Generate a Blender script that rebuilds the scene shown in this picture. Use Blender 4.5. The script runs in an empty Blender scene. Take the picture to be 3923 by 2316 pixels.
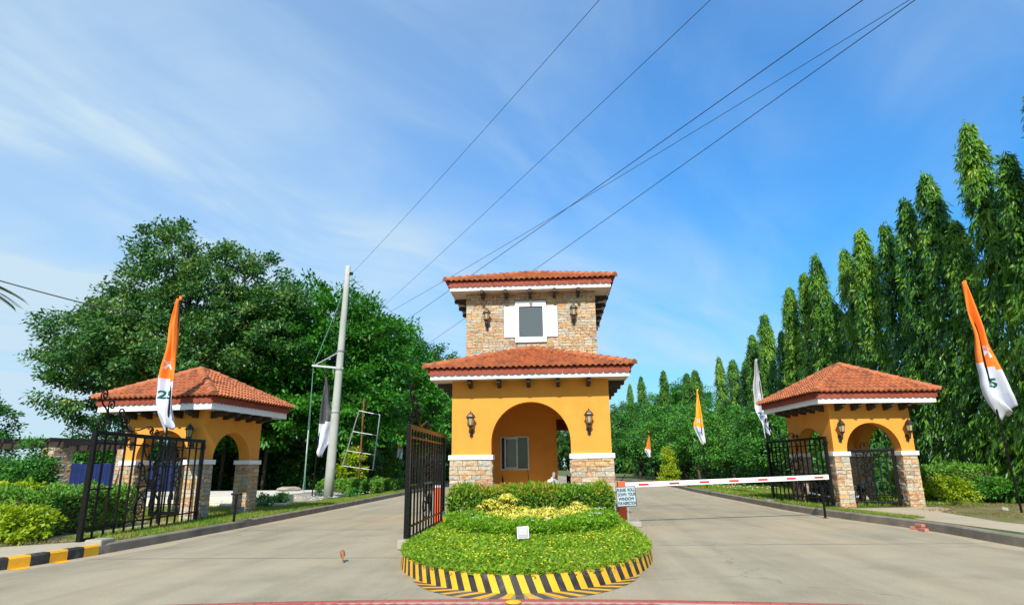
import bpy, bmesh, math, random
import numpy as np
from mathutils import Vector, Matrix

# ------------------------------------------------------------------ camera, sky, sun, exposure
S = bpy.context.scene
COL = S.collection
PI = math.pi
random.seed(7)

F_PX, PITCH, ROLL, CAM_H, SITE_YAW = 2395.0, 0.256, 0.0128, 1.55, -0.0594
cam_d = bpy.data.cameras.new('camera')
cam = bpy.data.objects.new('camera', cam_d)
COL.objects.link(cam)
cam_d.sensor_fit = 'HORIZONTAL'
cam_d.sensor_width = 36.0
cam_d.lens = 36.0 * F_PX / 3923.0
cam_d.clip_start, cam_d.clip_end = 0.1, 2000.0
_up = Vector((0, -math.sin(PITCH), math.cos(PITCH)))
_rt = Vector((1, 0, 0))
_fw = Vector((0, math.cos(PITCH), math.sin(PITCH)))
_r = _rt * math.cos(ROLL) - _up * math.sin(ROLL)
_u = _up * math.cos(ROLL) + _rt * math.sin(ROLL)
_m = Matrix((( _r.x, _u.x, -_fw.x), (_r.y, _u.y, -_fw.y), (_r.z, _u.z, -_fw.z))).to_4x4()
cam.matrix_world = Matrix.Translation((0.581, -17.776, CAM_H)) @ Matrix.Rotation(-SITE_YAW, 4, 'Z') @ _m
S.camera = cam

SUN_EL, SUN_AZ = math.radians(38.5), math.radians(-3)      # sun stands behind the camera, a touch to the left
sd = bpy.data.lights.new('sun', 'SUN')
sd.energy, sd.angle, sd.color = 4.6, math.radians(0.5), (1.0, 0.95, 0.86)
sun = bpy.data.objects.new('sun', sd)
COL.objects.link(sun)
_sdir = Vector((math.sin(SUN_AZ) * math.cos(SUN_EL), -math.cos(SUN_AZ) * math.cos(SUN_EL), math.sin(SUN_EL)))
sun.rotation_euler = _sdir.to_track_quat('Z', 'Y').to_euler()
sun.location = _sdir * 60

S.view_settings.view_transform = 'Standard'
S.view_settings.look = 'None'
S.view_settings.exposure = 0.45
S.view_settings.gamma = 1.0
S.view_settings.use_curve_mapping = False
S.render.resolution_x, S.render.resolution_y = 1024, 604
try:
    S.cycles.use_denoising = True
    S.cycles.max_bounces = 6
    S.cycles.transparent_max_bounces = 6
except Exception:
    pass

world = bpy.data.worlds.new('World')
S.world = world
world.use_nodes = True
wn, wl = world.node_tree.nodes, world.node_tree.links
wn.clear()
def N(nodes, t, **kw):
    n = nodes.new(t)
    for k, v in kw.items():
        if k == 'inp':
            for kk, vv in v.items():
                n.inputs[kk].default_value = vv
        else:
            setattr(n, k, v)
    return n
def math_node(nodes, links, op, a, b=None, clamp=False):
    n = nodes.new('ShaderNodeMath'); n.operation = op; n.use_clamp = clamp
    for i, v in enumerate((a, b)):
        if v is None: continue
        if isinstance(v, (int, float)): n.inputs[i].default_value = v
        else: links.new(v, n.inputs[i])
    return n.outputs[0]
def build_world():
    out = N(wn, 'ShaderNodeOutputWorld'); bg = N(wn, 'ShaderNodeBackground')
    sky = N(wn, 'ShaderNodeTexSky'); sky.sky_type = 'NISHITA'; sky.sun_disc = False
    sky.sun_elevation = SUN_EL; sky.sun_rotation = PI + SUN_AZ
    sky.air_density, sky.dust_density, sky.ozone_density = 1.0, 0.6, 2.6
    hs = N(wn, 'ShaderNodeHueSaturation'); hs.inputs['Saturation'].default_value = 1.36; hs.inputs['Value'].default_value = 1.55
    wl.new(sky.outputs[0], hs.inputs['Color'])
    tint = N(wn, 'ShaderNodeMix'); tint.data_type = 'RGBA'; tint.blend_type = 'MULTIPLY'; tint.inputs[0].default_value = 1.0; tint.inputs[7].default_value = (0.61, 0.97, 1.05, 1)
    wl.new(hs.outputs[0], tint.inputs[6])
    bw = N(wn, 'ShaderNodeRGBToBW'); wl.new(tint.outputs[2], bw.inputs[0])
    den = math_node(wn, wl, 'ADD', math_node(wn, wl, 'MULTIPLY', bw.outputs[0], 0.13), 1.0)   # camera-like roll-off of the bright horizon
    vm = N(wn, 'ShaderNodeVectorMath'); vm.operation = 'SCALE'; wl.new(tint.outputs[2], vm.inputs[0]); wl.new(math_node(wn, wl, 'DIVIDE', 1.22, den), vm.inputs['Scale'])
    tc = N(wn, 'ShaderNodeTexCoord'); sx = N(wn, 'ShaderNodeSeparateXYZ')
    wl.new(tc.outputs['Generated'], sx.inputs[0])
    zz = math_node(wn, wl, 'ADD', math_node(wn, wl, 'MAXIMUM', sx.outputs[2], 0.0), 0.16)
    cx = N(wn, 'ShaderNodeCombineXYZ')
    wl.new(math_node(wn, wl, 'DIVIDE', sx.outputs[0], zz), cx.inputs[0])
    wl.new(math_node(wn, wl, 'DIVIDE', sx.outputs[1], zz), cx.inputs[1])
    def cloud(scale, rot, stretch, lo, hi, det, off, dist=0.6):
        mr_ = N(wn, 'ShaderNodeMapping'); mr_.inputs['Rotation'].default_value = (0, 0, rot); wl.new(cx.outputs[0], mr_.inputs[0])
        mp = N(wn, 'ShaderNodeMapping'); mp.inputs['Scale'].default_value = stretch
        mp.inputs['Location'].default_value = off
        wl.new(mr_.outputs[0], mp.inputs[0])
        nz = N(wn, 'ShaderNodeTexNoise')
        nz.inputs['Scale'].default_value = scale; nz.inputs['Detail'].default_value = det
        nz.inputs['Roughness'].default_value = 0.56; nz.inputs['Distortion'].default_value = dist
        wl.new(mp.outputs[0], nz.inputs['Vector'])
        r = N(wn, 'ShaderNodeMapRange'); r.interpolation_type = 'SMOOTHSTEP'
        r.inputs['From Min'].default_value = lo; r.inputs['From Max'].default_value = hi
        wl.new(nz.outputs[0], r.inputs[0])
        return r.outputs[0]
    big = cloud(0.55, math.radians(-50), (0.75, 1.35, 1), 0.36, 0.74, 3, (2.3, 0.7, 0))
    fine = cloud(1.3, math.radians(-58), (0.75, 1.6, 1), 0.30, 0.86, 9, (5.1, 1.2, 0), 0.9)
    # thicker veil to the west side (left of the view), thin to the east
    we = N(wn, 'ShaderNodeMapRange'); we.interpolation_type = 'SMOOTHSTEP'
    we.inputs['From Min'].default_value = 0.75; we.inputs['From Max'].default_value = -0.75
    wl.new(sx.outputs[0], we.inputs[0])
    veil = math_node(wn, wl, 'MULTIPLY', we.outputs[0], 0.75)
    dens = math_node(wn, wl, 'MULTIPLY', math_node(wn, wl, 'ADD', big, veil), math_node(wn, wl, 'ADD', math_node(wn, wl, 'MULTIPLY', fine, 0.75), 0.25))
    dens = math_node(wn, wl, 'ADD', math_node(wn, wl, 'MULTIPLY', dens, 0.92), math_node(wn, wl, 'MULTIPLY', math_node(wn, wl, 'MULTIPLY', we.outputs[0], we.outputs[0]), 0.40), True)
    mix = N(wn, 'ShaderNodeMix'); mix.data_type = 'RGBA'
    wl.new(dens, mix.inputs[0]); wl.new(vm.outputs[0], mix.inputs[6]); mix.inputs[7].default_value = (3.8, 4.95, 5.85, 1)
    wl.new(mix.outputs[2], bg.inputs[0]); bg.inputs[1].default_value = 0.115
    wl.new(bg.outputs[0], out.inputs[0])
build_world()

# ------------------------------------------------------------------ materials
MATS = {}
def mat(name, cols, rough=0.8, scale=6.0, detail=5, bump=0.0, bscale=40.0, metal=0.0, spec=0.35, rnd=0.0, stain=None, coat=0.0):
    """cols: one colour or a list spread over a noise; rnd: how much each piece shifts along that list."""
    if name in MATS: return MATS[name]
    m = bpy.data.materials.new(name); m.use_nodes = True
    nd, lk = m.node_tree.nodes, m.node_tree.links
    p = nd['Principled BSDF']
    p.inputs['Roughness'].default_value = rough; p.inputs['Metallic'].default_value = metal
    p.inputs['Specular IOR Level'].default_value = spec
    if coat: p.inputs['Coat Weight'].default_value = coat
    if isinstance(cols[0], (int, float)): cols = [tuple(c * 0.86 for c in cols), tuple(min(1, c * 1.1) for c in cols)]
    geo = N(nd, 'ShaderNodeNewGeometry')
    nz = N(nd, 'ShaderNodeTexNoise', inp={'Scale': scale, 'Detail': detail, 'Roughness': 0.6})
    lk.new(geo.outputs['Position'], nz.inputs['Vector'])
    st = N(nd, 'ShaderNodeMapRange', inp={'From Min': 0.3, 'From Max': 0.7})
    lk.new(nz.outputs[0], st.inputs[0])
    fac = st.outputs[0]
    if rnd > 0:
        oi = N(nd, 'ShaderNodeObjectInfo'); at = N(nd, 'ShaderNodeAttribute'); at.attribute_name = 'rnd'
        r = math_node(nd, lk, 'FRACT', math_node(nd, lk, 'ADD', oi.outputs['Random'], at.outputs['Fac']))
        fac = math_node(nd, lk, 'ADD', math_node(nd, lk, 'MULTIPLY', r, rnd), math_node(nd, lk, 'MULTIPLY', fac, 1 - rnd))
    cr = N(nd, 'ShaderNodeValToRGB')
    el = cr.color_ramp.elements
    while len(el) < len(cols): el.new(0.5)
    for i, c in enumerate(cols):
        el[i].position = i / (len(cols) - 1); el[i].color = (*c, 1)
    lk.new(fac, cr.inputs[0])
    colout = cr.outputs[0]
    if stain:
        sc, lo, hi, sccol = stain
        n2 = N(nd, 'ShaderNodeTexNoise', inp={'Scale': sc, 'Detail': 6, 'Roughness': 0.65})
        lk.new(geo.outputs['Position'], n2.inputs['Vector'])
        mr = N(nd, 'ShaderNodeMapRange', inp={'From Min': lo, 'From Max': hi}); lk.new(n2.outputs[0], mr.inputs[0])
        mx = N(nd, 'ShaderNodeMix'); mx.data_type = 'RGBA'
        lk.new(mr.outputs[0], mx.inputs[0]); lk.new(colout, mx.inputs[6]); mx.inputs[7].default_value = (*sccol, 1)
        colout = mx.outputs[2]
    lk.new(colout, p.inputs['Base Color'])
    if bump:
        nb = N(nd, 'ShaderNodeTexNoise', inp={'Scale': bscale, 'Detail': 6, 'Roughness': 0.65})
        lk.new(geo.outputs['Position'], nb.inputs['Vector'])
        bp = N(nd, 'ShaderNodeBump', inp={'Strength': bump, 'Distance': 0.02})
        lk.new(nb.outputs[0], bp.inputs['Height']); lk.new(bp.outputs[0], p.inputs['Normal'])
    MATS[name] = m
    return m
def wear_road():
    m = MATS['concrete_road']; nd, lk = m.node_tree.nodes, m.node_tree.links; p = nd['Principled BSDF']
    src = p.inputs['Base Color'].links[0].from_socket
    geo = N(nd, 'ShaderNodeNewGeometry'); mp = N(nd, 'ShaderNodeMapping'); mp.inputs['Scale'].default_value = (1.5, 0.09, 1); lk.new(geo.outputs['Position'], mp.inputs[0])
    nz = N(nd, 'ShaderNodeTexNoise', inp={'Scale': 1.0, 'Detail': 7, 'Roughness': 0.62}); lk.new(mp.outputs[0], nz.inputs['Vector'])
    mr = N(nd, 'ShaderNodeMapRange', inp={'From Min': 0.42, 'From Max': 0.70, 'To Min': 1.0, 'To Max': 0.80}); lk.new(nz.outputs[0], mr.inputs[0])
    sp = N(nd, 'ShaderNodeTexNoise', inp={'Scale': 28.0, 'Detail': 5, 'Roughness': 0.8}); lk.new(geo.outputs['Position'], sp.inputs['Vector'])
    sr = N(nd, 'ShaderNodeMapRange', inp={'From Min': 0.35, 'From Max': 0.65, 'To Min': 0.90, 'To Max': 1.10}); lk.new(sp.outputs[0], sr.inputs[0])
    vo = N(nd, 'ShaderNodeTexVoronoi', inp={'Scale': 0.16}); vo.feature = 'DISTANCE_TO_EDGE'
    wv = N(nd, 'ShaderNodeTexNoise', inp={'Scale': 1.3, 'Detail': 5}); lk.new(geo.outputs['Position'], wv.inputs['Vector'])
    va = N(nd, 'ShaderNodeVectorMath'); va.operation = 'ADD'; lk.new(geo.outputs['Position'], va.inputs[0]); lk.new(wv.outputs['Color'], va.inputs[1]); lk.new(va.outputs[0], vo.inputs['Vector'])
    cr = N(nd, 'ShaderNodeMapRange', inp={'From Min': 0.0, 'From Max': 0.0035, 'To Min': 0.72, 'To Max': 1.0}); lk.new(vo.outputs['Distance'], cr.inputs[0])
    f = math_node(nd, lk, 'MULTIPLY', math_node(nd, lk, 'MULTIPLY', mr.outputs[0], sr.outputs[0]), cr.outputs[0])
    vm = N(nd, 'ShaderNodeVectorMath'); vm.operation = 'SCALE'; lk.new(src, vm.inputs[0]); lk.new(f, vm.inputs['Scale']); lk.new(vm.outputs[0], p.inputs['Base Color'])
def leaf_mat(name, cols, trans=0.3, rough=0.5, patch=0.5):
    """leaf colour: every leaf has its own place ('rnd') on the colour list, whole patches drift along it"""
    m = bpy.data.materials.new(name); m.use_nodes = True
    nd, lk = m.node_tree.nodes, m.node_tree.links
    p = nd['Principled BSDF']; out = nd['Material Output']
    p.inputs['Roughness'].default_value = rough; p.inputs['Specular IOR Level'].default_value = 0.35
    at = N(nd, 'ShaderNodeAttribute'); at.attribute_name = 'rnd'
    geo = N(nd, 'ShaderNodeNewGeometry')
    nz = N(nd, 'ShaderNodeTexNoise', inp={'Scale': 0.9, 'Detail': 3})
    lk.new(geo.outputs['Position'], nz.inputs['Vector'])
    mr = N(nd, 'ShaderNodeMapRange', inp={'From Min': 0.3, 'From Max': 0.7}); lk.new(nz.outputs[0], mr.inputs[0])
    oi = N(nd, 'ShaderNodeObjectInfo')
    f = math_node(nd, lk, 'ADD', math_node(nd, lk, 'MULTIPLY', at.outputs['Fac'], 1 - patch), math_node(nd, lk, 'MULTIPLY', mr.outputs[0], patch))
    f = math_node(nd, lk, 'ADD', f, math_node(nd, lk, 'MULTIPLY', math_node(nd, lk, 'SUBTRACT', oi.outputs['Random'], 0.5), 0.22))
    cr = N(nd, 'ShaderNodeValToRGB'); el = cr.color_ramp.elements
    while len(el) < len(cols): el.new(0.5)
    for i, c in enumerate(cols):
        el[i].position = i / (len(cols) - 1); el[i].color = (*c, 1)
    lk.new(f, cr.inputs[0]); lk.new(cr.outputs[0], p.inputs['Base Color'])
    tr = N(nd, 'ShaderNodeBsdfTranslucent')
    hs = N(nd, 'ShaderNodeHueSaturation', inp={'Hue': 0.48, 'Saturation': 1.1, 'Value': 1.3}); lk.new(cr.outputs[0], hs.inputs['Color'])
    lk.new(hs.outputs[0], tr.inputs[0])
    mx = N(nd, 'ShaderNodeMixShader'); mx.inputs[0].default_value = trans
    lk.new(p.outputs[0], mx.inputs[1]); lk.new(tr.outputs[0], mx.inputs[2]); lk.new(mx.outputs[0], out.inputs[0])
    MATS[name] = m
    return m

mat('plaster', [(0.67, 0.272, 0.042), (0.73, 0.305, 0.052)], 0.85, 2.2, 6, 0.12, 90, spec=0.2, stain=(0.8, 0.54, 0.80, (0.58, 0.225, 0.035)))
mat('white_paint', [(0.76, 0.76, 0.74), (0.84, 0.84, 0.82)], 0.6, 3, 5, 0.05, 60)
mat('soffit', [(0.60, 0.56, 0.50), (0.68, 0.64, 0.58)], 0.8, 2)
mat('dark_wood', [(0.022, 0.016, 0.012), (0.05, 0.036, 0.026)], 0.6, 14, 5, 0.2, 30)
mat('tile', [(0.19, 0.058, 0.028), (0.33, 0.095, 0.038), (0.47, 0.15, 0.055), (0.38, 0.125, 0.05), (0.28, 0.08, 0.036)], 0.72, 9, 6, 0.15, 60, rnd=0.55,
    stain=(2.6, 0.50, 0.72, (0.15, 0.06, 0.036)))
mat('tile_red', [(0.22, 0.04, 0.022), (0.30, 0.06, 0.03)], 0.7, 8, 5, 0.1, 60, rnd=0.5)
mat('stone', [(0.38, 0.27, 0.15), (0.50, 0.28, 0.095), (0.46, 0.40, 0.29), (0.29, 0.28, 0.25), (0.55, 0.46, 0.32), (0.40, 0.19, 0.08), (0.50, 0.37, 0.20), (0.25, 0.14, 0.10), (0.44, 0.43, 0.40)],
    0.85, 14, 7, 0.5, 45, rnd=0.72)
mat('grout', [(0.22, 0.19, 0.15), (0.32, 0.28, 0.22)], 0.95, 20)
mat('black_metal', [(0.005, 0.005, 0.0055), (0.011, 0.0105, 0.0105)], 0.34, 20, 4, 0.05, 80, spec=0.16)
mat('lamp_metal', [(0.022, 0.018, 0.015), (0.04, 0.032, 0.026)], 0.42, 30, spec=0.5)
mat('lamp_glass', [(0.36, 0.27, 0.14), (0.46, 0.37, 0.22)], 0.12, 12, spec=0.6)
mat('bulb', (0.8, 0.78, 0.72), 0.3)
mat('concrete_road', [(0.275, 0.24, 0.165), (0.335, 0.295, 0.208), (0.368, 0.32, 0.222)], 0.9, 0.8, 9, 0.3, 70, spec=0.2,
    stain=(0.22, 0.44, 0.66, (0.40, 0.325, 0.215)))
wear_road()
mat('concrete', [(0.27, 0.25, 0.21), (0.36, 0.33, 0.27)], 0.9, 3, 7, 0.25, 40, stain=(1.6, 0.56, 0.72, (0.2, 0.18, 0.15)))
mat('kerb', [(0.19, 0.165, 0.125), (0.28, 0.245, 0.19)], 0.92, 2.5, 7, 0.35, 40, stain=(1.2, 0.54, 0.70, (0.13, 0.115, 0.10)))
mat('path', [(0.38, 0.32, 0.23), (0.46, 0.39, 0.28)], 0.92, 1.4, 7, 0.25, 40, stain=(0.7, 0.5, 0.66, (0.40, 0.28, 0.16)))
mat('pale_concrete', [(0.56, 0.52, 0.44), (0.66, 0.61, 0.52)], 0.9, 1.2, 7, 0.15, 40, stain=(0.9, 0.56, 0.75, (0.36, 0.33, 0.28)))
mat('dust_edge', [(0.35, 0.285, 0.19), (0.41, 0.34, 0.235)], 0.95, 2.5, 7, 0.2, 60)
mat('yellow_paint', [(0.74, 0.37, 0.015), (0.84, 0.45, 0.025)], 0.6, 5, 6, 0.12, 50, stain=(5, 0.55, 0.74, (0.40, 0.25, 0.07)))
mat('black_paint', [(0.016, 0.016, 0.016), (0.045, 0.043, 0.04)], 0.6, 7, 6, 0.12, 50, stain=(4, 0.52, 0.72, (0.13, 0.12, 0.105)))
mat('paver', [(0.29, 0.072, 0.058), (0.38, 0.11, 0.085)], 0.85, 6, 5, 0.2, 60, rnd=0.5)
mat('worn_yellow', [(0.60, 0.32, 0.02), (0.70, 0.39, 0.03)], 0.8, 6, 6, 0.15, 50, stain=(2.2, 0.52, 0.70, (0.30, 0.25, 0.17)))
mat('worn_black', [(0.05, 0.047, 0.042), (0.10, 0.093, 0.08)], 0.8, 6, 6, 0.15, 50, stain=(1.8, 0.52, 0.72, (0.20, 0.18, 0.145)))
mat('paver_joint', [(0.42, 0.28, 0.22), (0.5, 0.35, 0.28)], 0.95, 10)
mat('red_post', [(0.74, 0.09, 0.022), (0.80, 0.12, 0.03)], 0.45, 4)
mat('red_tape', [(0.58, 0.02, 0.025), (0.66, 0.03, 0.03)], 0.4, 6)
mat('sign_face', [(0.34, 0.44, 0.49), (0.40, 0.50, 0.55)], 0.5, 4)
mat('ink', (0.012, 0.012, 0.014), 0.6)
mat('steel', [(0.24, 0.26, 0.26), (0.34, 0.36, 0.36)], 0.45, 12, metal=0.35)
mat('alu', [(0.50, 0.50, 0.49), (0.60, 0.60, 0.58)], 0.4, 10, metal=0.2)
mat('rust', [(0.13, 0.05, 0.025), (0.22, 0.09, 0.04)], 0.9, 20, 6, 0.3, 60)
mat('pole_concrete', [(0.31, 0.325, 0.285), (0.40, 0.415, 0.37)], 0.88, 1.4, 7, 0.2, 40, stain=(2.2, 0.58, 0.74, (0.30, 0.29, 0.26)))
mat('cable', (0.015, 0.017, 0.02), 0.6)
mat('green_cable', (0.10, 0.24, 0.18), 0.6)
mat('white_cord', (0.55, 0.58, 0.55), 0.7)
mat('bark', [(0.05, 0.038, 0.028), (0.11, 0.085, 0.065)], 0.95, 6, 6, 0.5, 20)
mat('twig', [(0.045, 0.035, 0.02), (0.08, 0.06, 0.035)], 0.95, 12)
mat('soil', [(0.12, 0.085, 0.05), (0.20, 0.15, 0.09)], 1.0, 2, 7, 0.4, 30)
mat('lawn', [(0.045, 0.075, 0.015), (0.075, 0.11, 0.022), (0.15, 0.13, 0.055)], 1.0, 1.6, 8, 0.4, 40, stain=(0.5, 0.52, 0.68, (0.26, 0.20, 0.10)))
mat('dry_ground', [(0.24, 0.19, 0.10), (0.12, 0.13, 0.035), (0.30, 0.22, 0.12)], 1.0, 1.1, 8, 0.4, 40)
mat('far_ground', [(0.05, 0.08, 0.02), (0.08, 0.11, 0.03)], 1.0, 0.2, 6)
mat('blue_sheet', [(0.004, 0.013, 0.075), (0.007, 0.02, 0.10)], 0.5, 2, 6)
mat('orange_cloth', [(0.86, 0.17, 0.012), (0.92, 0.21, 0.02)], 0.75, 6)
mat('amber_cloth', [(0.86, 0.36, 0.02), (0.92, 0.42, 0.03)], 0.75, 6)
mat('white_cloth', [(0.52, 0.54, 0.62), (0.60, 0.62, 0.69)], 0.75, 6)
mat('grey_cloth', [(0.34, 0.35, 0.36), (0.42, 0.43, 0.44)], 0.75, 6)
mat('dark_cloth', [(0.05, 0.05, 0.055), (0.09, 0.09, 0.095)], 0.75, 6)
mat('green_ink', (0.01, 0.22, 0.17), 0.7)
mat('blue_ink', (0.05, 0.30, 0.42), 0.7)
mat('rubber', (0.016, 0.016, 0.016), 0.8)
mat('chrome', (0.62, 0.62, 0.62), 0.2, metal=0.9)
mat('white_plastic', (0.76, 0.80, 0.82), 0.35)
mat('grey_plastic', (0.40, 0.45, 0.46), 0.4)
mat('black_plastic', (0.015, 0.015, 0.017), 0.35)
mat('teal_plastic', (0.02, 0.16, 0.17), 0.35)
mat('pot_yellow', (0.62, 0.46, 0.04), 0.6)
mat('pot_green', (0.05, 0.16, 0.12), 0.5)
mat('feather', [(0.20, 0.09, 0.035), (0.32, 0.16, 0.07)], 0.9, 40)
mat('feather_pale', (0.5, 0.36, 0.2), 0.9)
mat('rock', [(0.28, 0.25, 0.21), (0.40, 0.36, 0.3)], 0.95, 8, 6, 0.5, 20)
mat('brick_red', [(0.40, 0.15, 0.10), (0.50, 0.22, 0.15)], 0.9, 10, 6, 0.2, 40)
mat('flower_yellow', (0.80, 0.55, 0.015), 0.7)
mat('flower_white', (0.80, 0.80, 0.78), 0.7)
def glass_mat(name, col, rough=0.06):
    m = bpy.data.materials.new(name); m.use_nodes = True
    p = m.node_tree.nodes['Principled BSDF']
    p.inputs['Base Color'].default_value = (*col, 1); p.inputs['Roughness'].default_value = rough
    p.inputs['Specular IOR Level'].default_value = 0.5
    MATS[name] = m
glass_mat('window_glass', (0.085, 0.105, 0.11)); glass_mat('dark_glass', (0.035, 0.045, 0.045)); glass_mat('lamp_lens', (0.20, 0.225, 0.23), 0.45)

leaf_mat('leaf_mango', [(0.0139, 0.059, 0.0163), (0.0251, 0.1007, 0.0244), (0.0417, 0.1476, 0.0285), (0.1042, 0.2083, 0.0406), (0.2086, 0.2951, 0.061)], 0.26, 0.4)
leaf_mat('leaf_feather', [(0.0172, 0.0968, 0.012), (0.0345, 0.1672, 0.016), (0.0646, 0.264, 0.02), (0.1148, 0.3696, 0.028)], 0.33, 0.5)
leaf_mat('leaf_mast', [(0.0199, 0.0671, 0.0129), (0.0387, 0.1281, 0.0157), (0.0829, 0.2257, 0.02), (0.1878, 0.3416, 0.0286), (0.3094, 0.3904, 0.0358)], 0.3, 0.38)
leaf_mat('leaf_shrub', [(0.0189, 0.0862, 0.0172), (0.0377, 0.1552, 0.0215), (0.0741, 0.2587, 0.0302), (0.148, 0.345, 0.0475)], 0.3, 0.4)
leaf_mat('leaf_clipped', [(0.0595, 0.1496, 0.0218), (0.1113, 0.272, 0.0272), (0.1857, 0.3944, 0.0326)], 0.28, 0.5)
leaf_mat('leaf_lime', [(0.1012, 0.2151, 0.0101), (0.2024, 0.3416, 0.0127), (0.3289, 0.4175, 0.0152), (0.4048, 0.4554, 0.0189)], 0.35, 0.5)
leaf_mat('leaf_redtip', [(.05,.16,.012),(.10,.26,.015),(.19,.34,.02),(.34,.30,.03),(.50,.17,.045)], 0.3, 0.45, 0.1)
leaf_mat('leaf_cream', [(0.28, 0.36, 0.03), (0.52, 0.52, 0.06), (0.68, 0.63, 0.1), (0.74, 0.68, 0.18)], 0.3, 0.5, 0.3)
leaf_mat('leaf_low', [(0.085, 0.2, 0.01), (0.155, 0.33, 0.012), (0.235, 0.42, 0.02)], 0.35, 0.5)
leaf_mat('leaf_cover', [(0.12, 0.25, 0.01), (0.21, 0.38, 0.014), (0.31, 0.47, 0.02)], 0.35, 0.55)
leaf_mat('grass_blade', [(0.065, 0.156, 0.013), (0.13, 0.26, 0.0182), (0.26, 0.312, 0.052), (0.338, 0.286, 0.104)], 0.35, 0.6, 0.6)
leaf_mat('dry_blade', [(0.1, 0.13, 0.03), (0.24, 0.19, 0.07), (0.34, 0.26, 0.12)], 0.3, 0.7, 0.6)
leaf_mat('leaf_palm', [(0.03, 0.06, 0.015), (0.06, 0.1, 0.02)], 0.2, 0.5)

# ------------------------------------------------------------------ mesh helpers
def new_obj(name, me, mats, parent=None, loc=None, rz=0.0, mtx=None):
    o = bpy.data.objects.new(name, me)
    COL.objects.link(o)
    if me is not None and mats is not None:
        if not isinstance(mats, (list, tuple)): mats = [mats]
        if len(me.materials) == 0:
            for k in mats: me.materials.append(MATS[k] if isinstance(k, str) else k)
    if parent: o.parent = parent
    if mtx is not None: o.matrix_basis = mtx
    else:
        if loc: o.location = loc
        if rz: o.rotation_euler = (0, 0, rz)
    return o
def tag(o, label=None, cat=None, group=None, kind=None):
    if label: o['label'] = label
    if cat: o['category'] = cat
    if group: o['group'] = group
    if kind: o['kind'] = kind
    return o
def thing(name, label, cat, loc=(0, 0, 0), rz=0.0, group=None):
    o = bpy.data.objects.new(name, None); COL.objects.link(o)
    o.empty_display_size = 0.2
    o.location = loc; o.rotation_euler = (0, 0, rz)
    return tag(o, label, cat, group)
def copy_tree(o, parent=None):
    c = o.copy(); COL.objects.link(c)
    if parent: c.parent = parent
    for ch in list(o.children): copy_tree(ch, c)
    return c
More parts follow.
